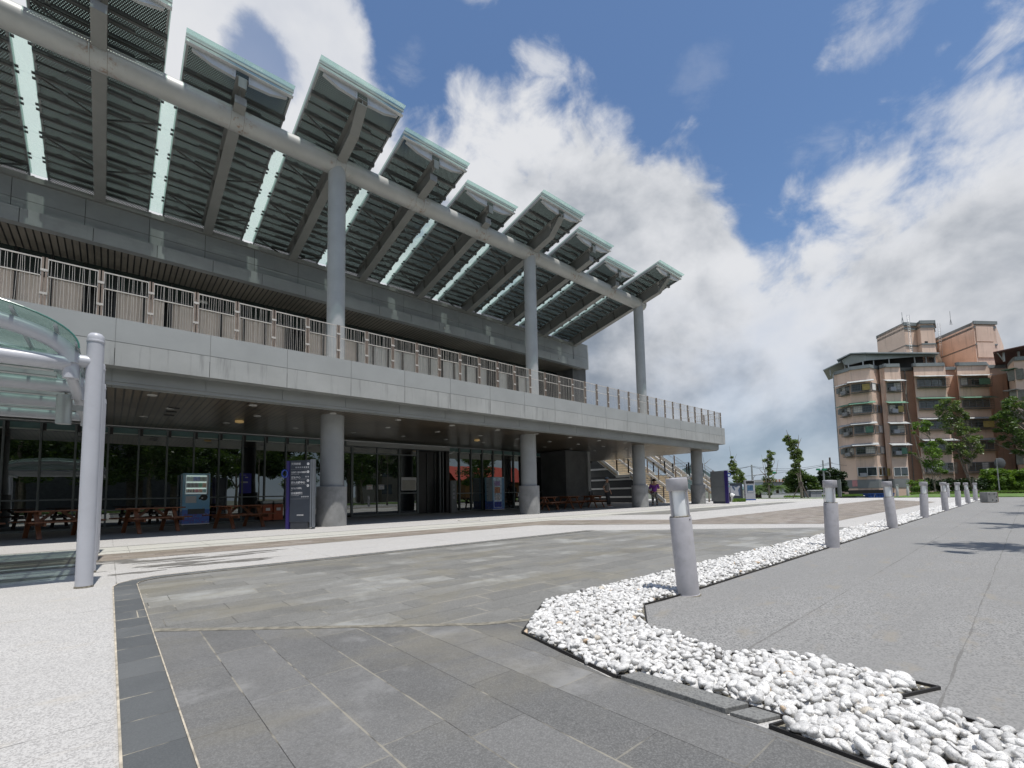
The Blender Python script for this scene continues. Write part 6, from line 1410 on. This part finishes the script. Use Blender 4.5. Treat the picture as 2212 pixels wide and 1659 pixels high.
    fs = MB(); fs.add([Q3(245, 442, 67.9), Q3(325, 396, 67.1), Q3(455, 392, 66.0), Q3(455, 448, 66.0), Q3(300, 488, 67.6), Q3(262, 478, 67.9)], [(0, 1, 2, 3, 4, 5)]); fs.add([Q3(455, 392, 66.0), Q3(1070, 402, 65.6), Q3(1070, 412, 65.6), Q3(455, 448, 66.0)], [(0, 1, 2, 3)])
    fs.build('shed_fascia', M['shed_metal'], **K)
    zt = Az(385)
    # roof towers
    def tower(pts, w1, zt, zb, name, base_grey=False):
        P2 = [Ap(*q) for q in pts]; tw = MB().prism(P2 + w1, zb, zt).build(name, M['apt_tile'], **K)
        c = [(Vector((*p, 0))) for p in P2]
        for p, q in zip(c[:-1], c[1:]):
            b = MB()
            d = q - p; n = Vector((d.y, -d.x, 0)).normalized()
            if n.dot(vd) > 0: n = -n
            b.obox(p + Vector((0, 0, zt - .35)) - d.normalized() * .15, d + d.normalized() * .3, n * .22, (0, 0, .5)); b.obox(p + Vector((0, 0, zt - .95)), d, n * .10, (0, 0, .35))
            b.obox(p + Vector((0, 0, zt - 3.6)), d, n * .12, (0, 0, .22)); b.build('cornice', M['apt_trim'], tw)
        return tw
    tw1 = tower([(560, 74.5), (800, 68.6), (905, 69.0), (940, 68.0), (1055, 68.0), (1062, 70)], [Ap(1062, 80), Ap(640, 82)], Az(118, 68) + .0, Az(520), 'roof_tower')
    tw2 = tower([(1050, 76), (1385, 68.5), (1400, 68.0), (1585, 68.4)], [Ap(1640, 80), Ap(1120, 84)], Az(130, 68), Az(560), 'roof_tower')
    def opening(tw, a, c, z0, z1, m, name='tower_window', o=.06):
        A_ = Vector((*Ap(*a), 0)); C_ = Vector((*Ap(*c), 0)); d = C_ - A_; n = Vector((d.y, -d.x, 0)).normalized(); n = n if n.dot(vd) < 0 else -n
        MB().obox(A_ + Vector((0, 0, z0)), d, n * o, (0, 0, z1 - z0)).build(name, m, tw)
    k1 = lambda s: (560 + s * 240, 74.5 - s * 5.9)
    opening(tw1, k1(.52), k1(.72), Az(250, 72), Az(190, 72), M['apt_window']); opening(tw1, (968, 68), (992, 68), Az(320, 68), Az(290, 68), M['joint']); opening(tw1, k1(.08), k1(.98), Az(378, 70), Az(325, 70), M['apt_grey'], 'grey_patch', .03)
    k2 = lambda s: (1050 + s * 335, 76 - s * 7.5)
    opening(tw2, k2(.34), k2(.52), Az(272, 72), Az(208, 72), M['apt_window']); opening(tw2, k2(.27), k2(.35), Az(382, 73), Az(355, 73), M['joint']); opening(tw2, k2(.05), k2(.09), Az(330, 74), Az(310, 74), M['joint'])
    rg2 = MB()
    for (z0, z1) in ((300, 165), (440, 310), (520, 470)): opening(tw2, (1412, 67.98), (1560, 68.3), Az(z0, 68), Az(z1, 68), M['apt_tile'], 'tower_panel', .09)
    # ladders, masts, rails on the towers
    ld = MB()
    for zx, w, y0, y1 in ((835, 68.5, 400, 60), (855, 68.5, 400, 60), (1092, 74.6, 420, 140), (1112, 74.2, 420, 140)): q = Ap(zx, w - .3); ld.tube([(*q, Az(y0, w)), (*q, Az(y1, w))], .028, 6)
    for zx, w, ys in ((835, 68.5, 60), (1092, 74.5, 140)):
        q0, q1 = Ap(zx, w - .3), Ap(zx + 20, w - .4)
        for i in range(22): z = Az(ys + 20 + i * 15, w); ld.tube([(*q0, z), (*q1, z)], .012, 5)
    ld.build('ladder', M['bright_steel'], **K)
    ms = MB()
    for zx, w, y0, y1 in ((793, 69, 125, 32), (1207, 71, 150, 30)):
        q = Ap(zx, w); ms.tube([(*q, Az(y0, w)), (*q, Az(y1, w))], .035, 6)
        for o in (-10, 10): ms.tube([(*Ap(zx + o, w), Az(y0, w)), (*q, Az(y0 - 55, w))], .03, 5)
    ms.build('mast', M['galv'], **K)
apartment()
def apartment2():
    base = S(2225, 60, -1.1); t = thing('apartment_building', base, 'shaded pink apartment block at the right edge with a dark red roof shed', 'building'); K = dict(parent=t, world=True)
    P_ = [Ap(1655, 63.5), Ap(1682, 61.5), Ap(1712, 60), Ap(2350, 58), Ap(2350, 80), Ap(1700, 80)]; top = Az(470, 60)
    MB().prism(P_, -1.1, top).build('wall', M['apt_tile'], **K)
    b = MB(); pts = [Vector((*q, 0)) for q in P_[:4]]
    for p, q in zip(pts[:-1], pts[1:]): d = q - p; n = Vector((d.y, -d.x, 0)).normalized(); n = n if n.dot(vd) < 0 else -n; b.obox(p + Vector((0, 0, top - .1)), d, n * .25, (0, 0, .5))
    b.build('parapet_trim', M['apt_trim'], **K)
    r = MB().add([(*Ap(1545, 60), Az(402, 60)), (*Ap(2350, 56), Az(330, 60)), (*Ap(2350, 70), Az(320, 60)), (*Ap(1560, 72), Az(388, 60)), (*Ap(1545, 60), Az(394, 60)), (*Ap(2350, 56), Az(322, 60)), (*Ap(2350, 70), Az(312, 60)), (*Ap(1560, 72), Az(380, 60))], [(0, 1, 2, 3), (7, 6, 5, 4), (0, 4, 5, 1), (0, 3, 7, 4)]).build('shed_roof', M['red_metal'], **K)
    po = MB()
    for zx in (1632, 1760, 1900): po.tube([(*Ap(zx, 60.5), top), (*Ap(zx, 60.5), Az(385, 60))], .12, 8)
    po.bar((*Ap(1575, 60.2), Az(392, 60)), (*Ap(1632, 60.5), Az(470, 60)), .08, .08); po.build('shed_post', M['galv'], **K)
    for f in range(6):
        z = Az(640 + f * 180, 60); w = MB().box(0, 0, 0, 0, 0, 0)
        A_ = Vector((*Ap(1665, 60.9), 0)); C_ = Vector((*Ap(1790, 59.6), 0)); d = C_ - A_; n = Vector((d.y, -d.x, 0)).normalized(); n = n if n.dot(vd) < 0 else -n
        fw = MB().obox(A_ + Vector((0, 0, z)), d, n * .5, (0, 0, 1.4)).build('balcony_cage', M['cage'], **K)
        MB().obox(A_ - d.normalized() * .4 + Vector((0, 0, z + 1.5)), d, n * 1.1, (0, 0, .06)).build('awning', M['awning_green'] if f == 0 else M['awning'], fw)
apartment2()
# low buildings and a green hill far off
fb = thing('low_building', S(q3(1030), 90, -1.1), 'low pale building with a red and white striped roof edge far behind', 'building', rz=YAW); fh = pxz(q3(1030), r3(545), 90) + 1.1
MB().box(-3.6, 3.6, 0, 6, 0, fh).build('wall', mat('pale_blue_wall', (.33, .38, .44), .7), fb); MB().box(-3.7, 3.7, -.3, 6.2, fh, fh + .5).build('striped_fascia', stripes('striped', (.62, .60, .56), (.38, .16, .10), 0, .6, .25, rough=.6, blotch=0), fb)
struct('hill', MB().add([(*S(1380, 620)[:2], 0), (*S(1475, 620)[:2], 30), (*S(1500, 620)[:2], 38), (*S(1530, 620)[:2], 24), (*S(1562, 620)[:2], 5), (*S(1620, 620)[:2], 0), (*S(1380, 760)[:2], 0), (*S(1620, 760)[:2], 0)], [(0, 1, 2, 3, 4, 5), (6, 7, 4, 3, 2, 1), (0, 6, 1), (5, 4, 7)]), M['hill'])

# ------------------------------------------------------------------ across the street behind the viewer (seen mirrored in the glass)
rng = np.random.default_rng(77); bm_ = MB(); cl = []
for i in range(26):
    cl.append(((rng.uniform(-1.7, 1.7), rng.uniform(-1.5, 1.5), rng.uniform(2.2, 6.4)), rng.uniform(.55, .95)))
leaf_cloud(bm_, cl, 120, .17, rng)
ORD = ['%s%s' % (t_, o_) for t_ in ('', 'twenty ') for o_ in ('first', 'second', 'third', 'fourth', 'fifth', 'sixth', 'seventh', 'eighth', 'ninth', 'tenth', 'eleventh', 'twelfth', 'thirteenth', 'fourteenth', 'fifteenth', 'sixteenth', 'seventeenth', 'eighteenth', 'nineteenth', 'twentieth')]
strt = thing('street_tree', (0, 0, 0), '', 'tree', 'street trees across the road'); bm_.build('crown', M['leaf_mid'], strt)
MB().tube([(0, 0, 0), (.1, 0, 2), (-.1, .1, 4), (.1, 0, 6)], [.16, .13, .09, .03], 9).tube([(0, 0, 1.8), (.9, .3, 3.4)], [.08, .03], 6).tube([(0, 0, 2.2), (-.9, -.3, 3.8)], [.08, .03], 6).build('trunk', M['bark'], strt, smooth=True)
for i, (x, y, s) in enumerate([(-9, -12, 1.15), (-5.2, -12.5, 1.25), (-1.2, -11.8, 1.1), (2.4, -12.6, 1.3), (5.6, -12.0, 1.05), (9.5, -12.4, .9), (15.5, -12.0, .85), (22.5, -12.3, 1.0), (30, -12, 1.1), (-13, -12.2, 1.2), (38.5, -11, 1.0), (-14, -22, 1.7), (-6, -23, 1.8), (2, -22, 1.6), (10, -23, 1.75), (18, -24, 1.7), (27, -24, 1.5), (46, -20, 1.2), (67, -24, 1.5), (76, -24, 1.7)] + [(-18 + 3.9 * k, -20.5 - (k % 2) * 1.6, 1.75 + .15 * (k % 3)) for k in range(14)]):
    q = strt if i == 0 else copy_tree(strt); q.location = (x, y, .06); q.scale = (s, s, s); q.rotation_euler = (0, 0, i * 1.3); q['label'] = ORD[i] + ' street tree across the road behind the viewer, mirrored in the dark glass'
wl = thing('concrete_wall', (-4, -32, -.1), 'tall stained grey concrete wall across the road', 'wall'); MB().box(-14, 12, -.4, 0, 0, 9).build('face', M['concrete'], wl); MB().box(-14, 12, -.45, .05, 9, 9.3).build('coping', M['apt_grey'], wl)
rh = thing('red_roofed_house', (57, -30, -.1), 'small house with a bright red corrugated roof across the road', 'building')
MB().box(-7, 9, -7, 0, 0, 3.4).build('wall', mat('ochre_wall', (.34, .17, .08), .8, var=.2), rh); MB().add([(-8, .9, 3.3), (10, .9, 3.3), (10, -3.5, 6.6), (-8, -3.5, 6.6), (10, -8, 3.3), (-8, -8, 3.3)], [(0, 1, 2, 3), (3, 2, 4, 5)]).build('roof', M['red_bright'], rh)
for xx in (-4, 0, 5): MB().box(xx, xx + 1.5, .0, .05, 0.4 if xx else 0, 2.4).build('window' if xx else 'door', M['black_wall'], rh)
gb_ = thing('grey_office', (36, -34, -.1), 'plain beige office block across the road', 'building'); MB().box(-2, 9, -8, 0, 0, 10).build('wall', mat('office_wall', (.26, .24, .20), .8, var=.15), gb_)
for i in range(3):
    for j in range(3): MB().box(-.8 + i * 3.2, 1.2 + i * 3.2, 0, .05, 1.4 + j * 3, 3 + j * 3).build('window', M['apt_window'], gb_)

# slim trees just outside the picture on the right; their shadows fall on the grey plaza
rng = np.random.default_rng(15)
for i, (x, y) in enumerate([(9.45, -1.35), (14.4, -1.45), (20.5, -1.6), (27.5, -1.7), (34.2, -1.9)]):
    cl = [((rng.uniform(-.75, .75), rng.uniform(-.5, .5), rng.uniform(4.4, 6.2)), rng.uniform(.22, .42)) for _ in range(13)] + [((-1.1, .35, 5.6), .14)]
    tree('plaza_tree', (x, y, 0), ['nearest', 'second nearest', 'third nearest', 'fourth nearest', 'farthest'][i] + ' of the young trees standing right of the bollards', 5.6, .07, cl, 'leaf_fresh', 70, .085, seed=90 + i, group='young trees on the grey plaza')
# lettering as real meshes
dg = bpy.context.evaluated_depsgraph_get()
for o in [o for o in COL.objects if o.type == 'FONT']:
    me = bpy.data.meshes.new_from_object(o.evaluated_get(dg)); n = bpy.data.objects.new(o.name, me); nm = o.name; COL.objects.link(n)
    n.parent = o.parent; n.location = o.location; n.rotation_euler = o.rotation_euler; n.scale = o.scale
    bpy.data.objects.remove(o); n.name = nm
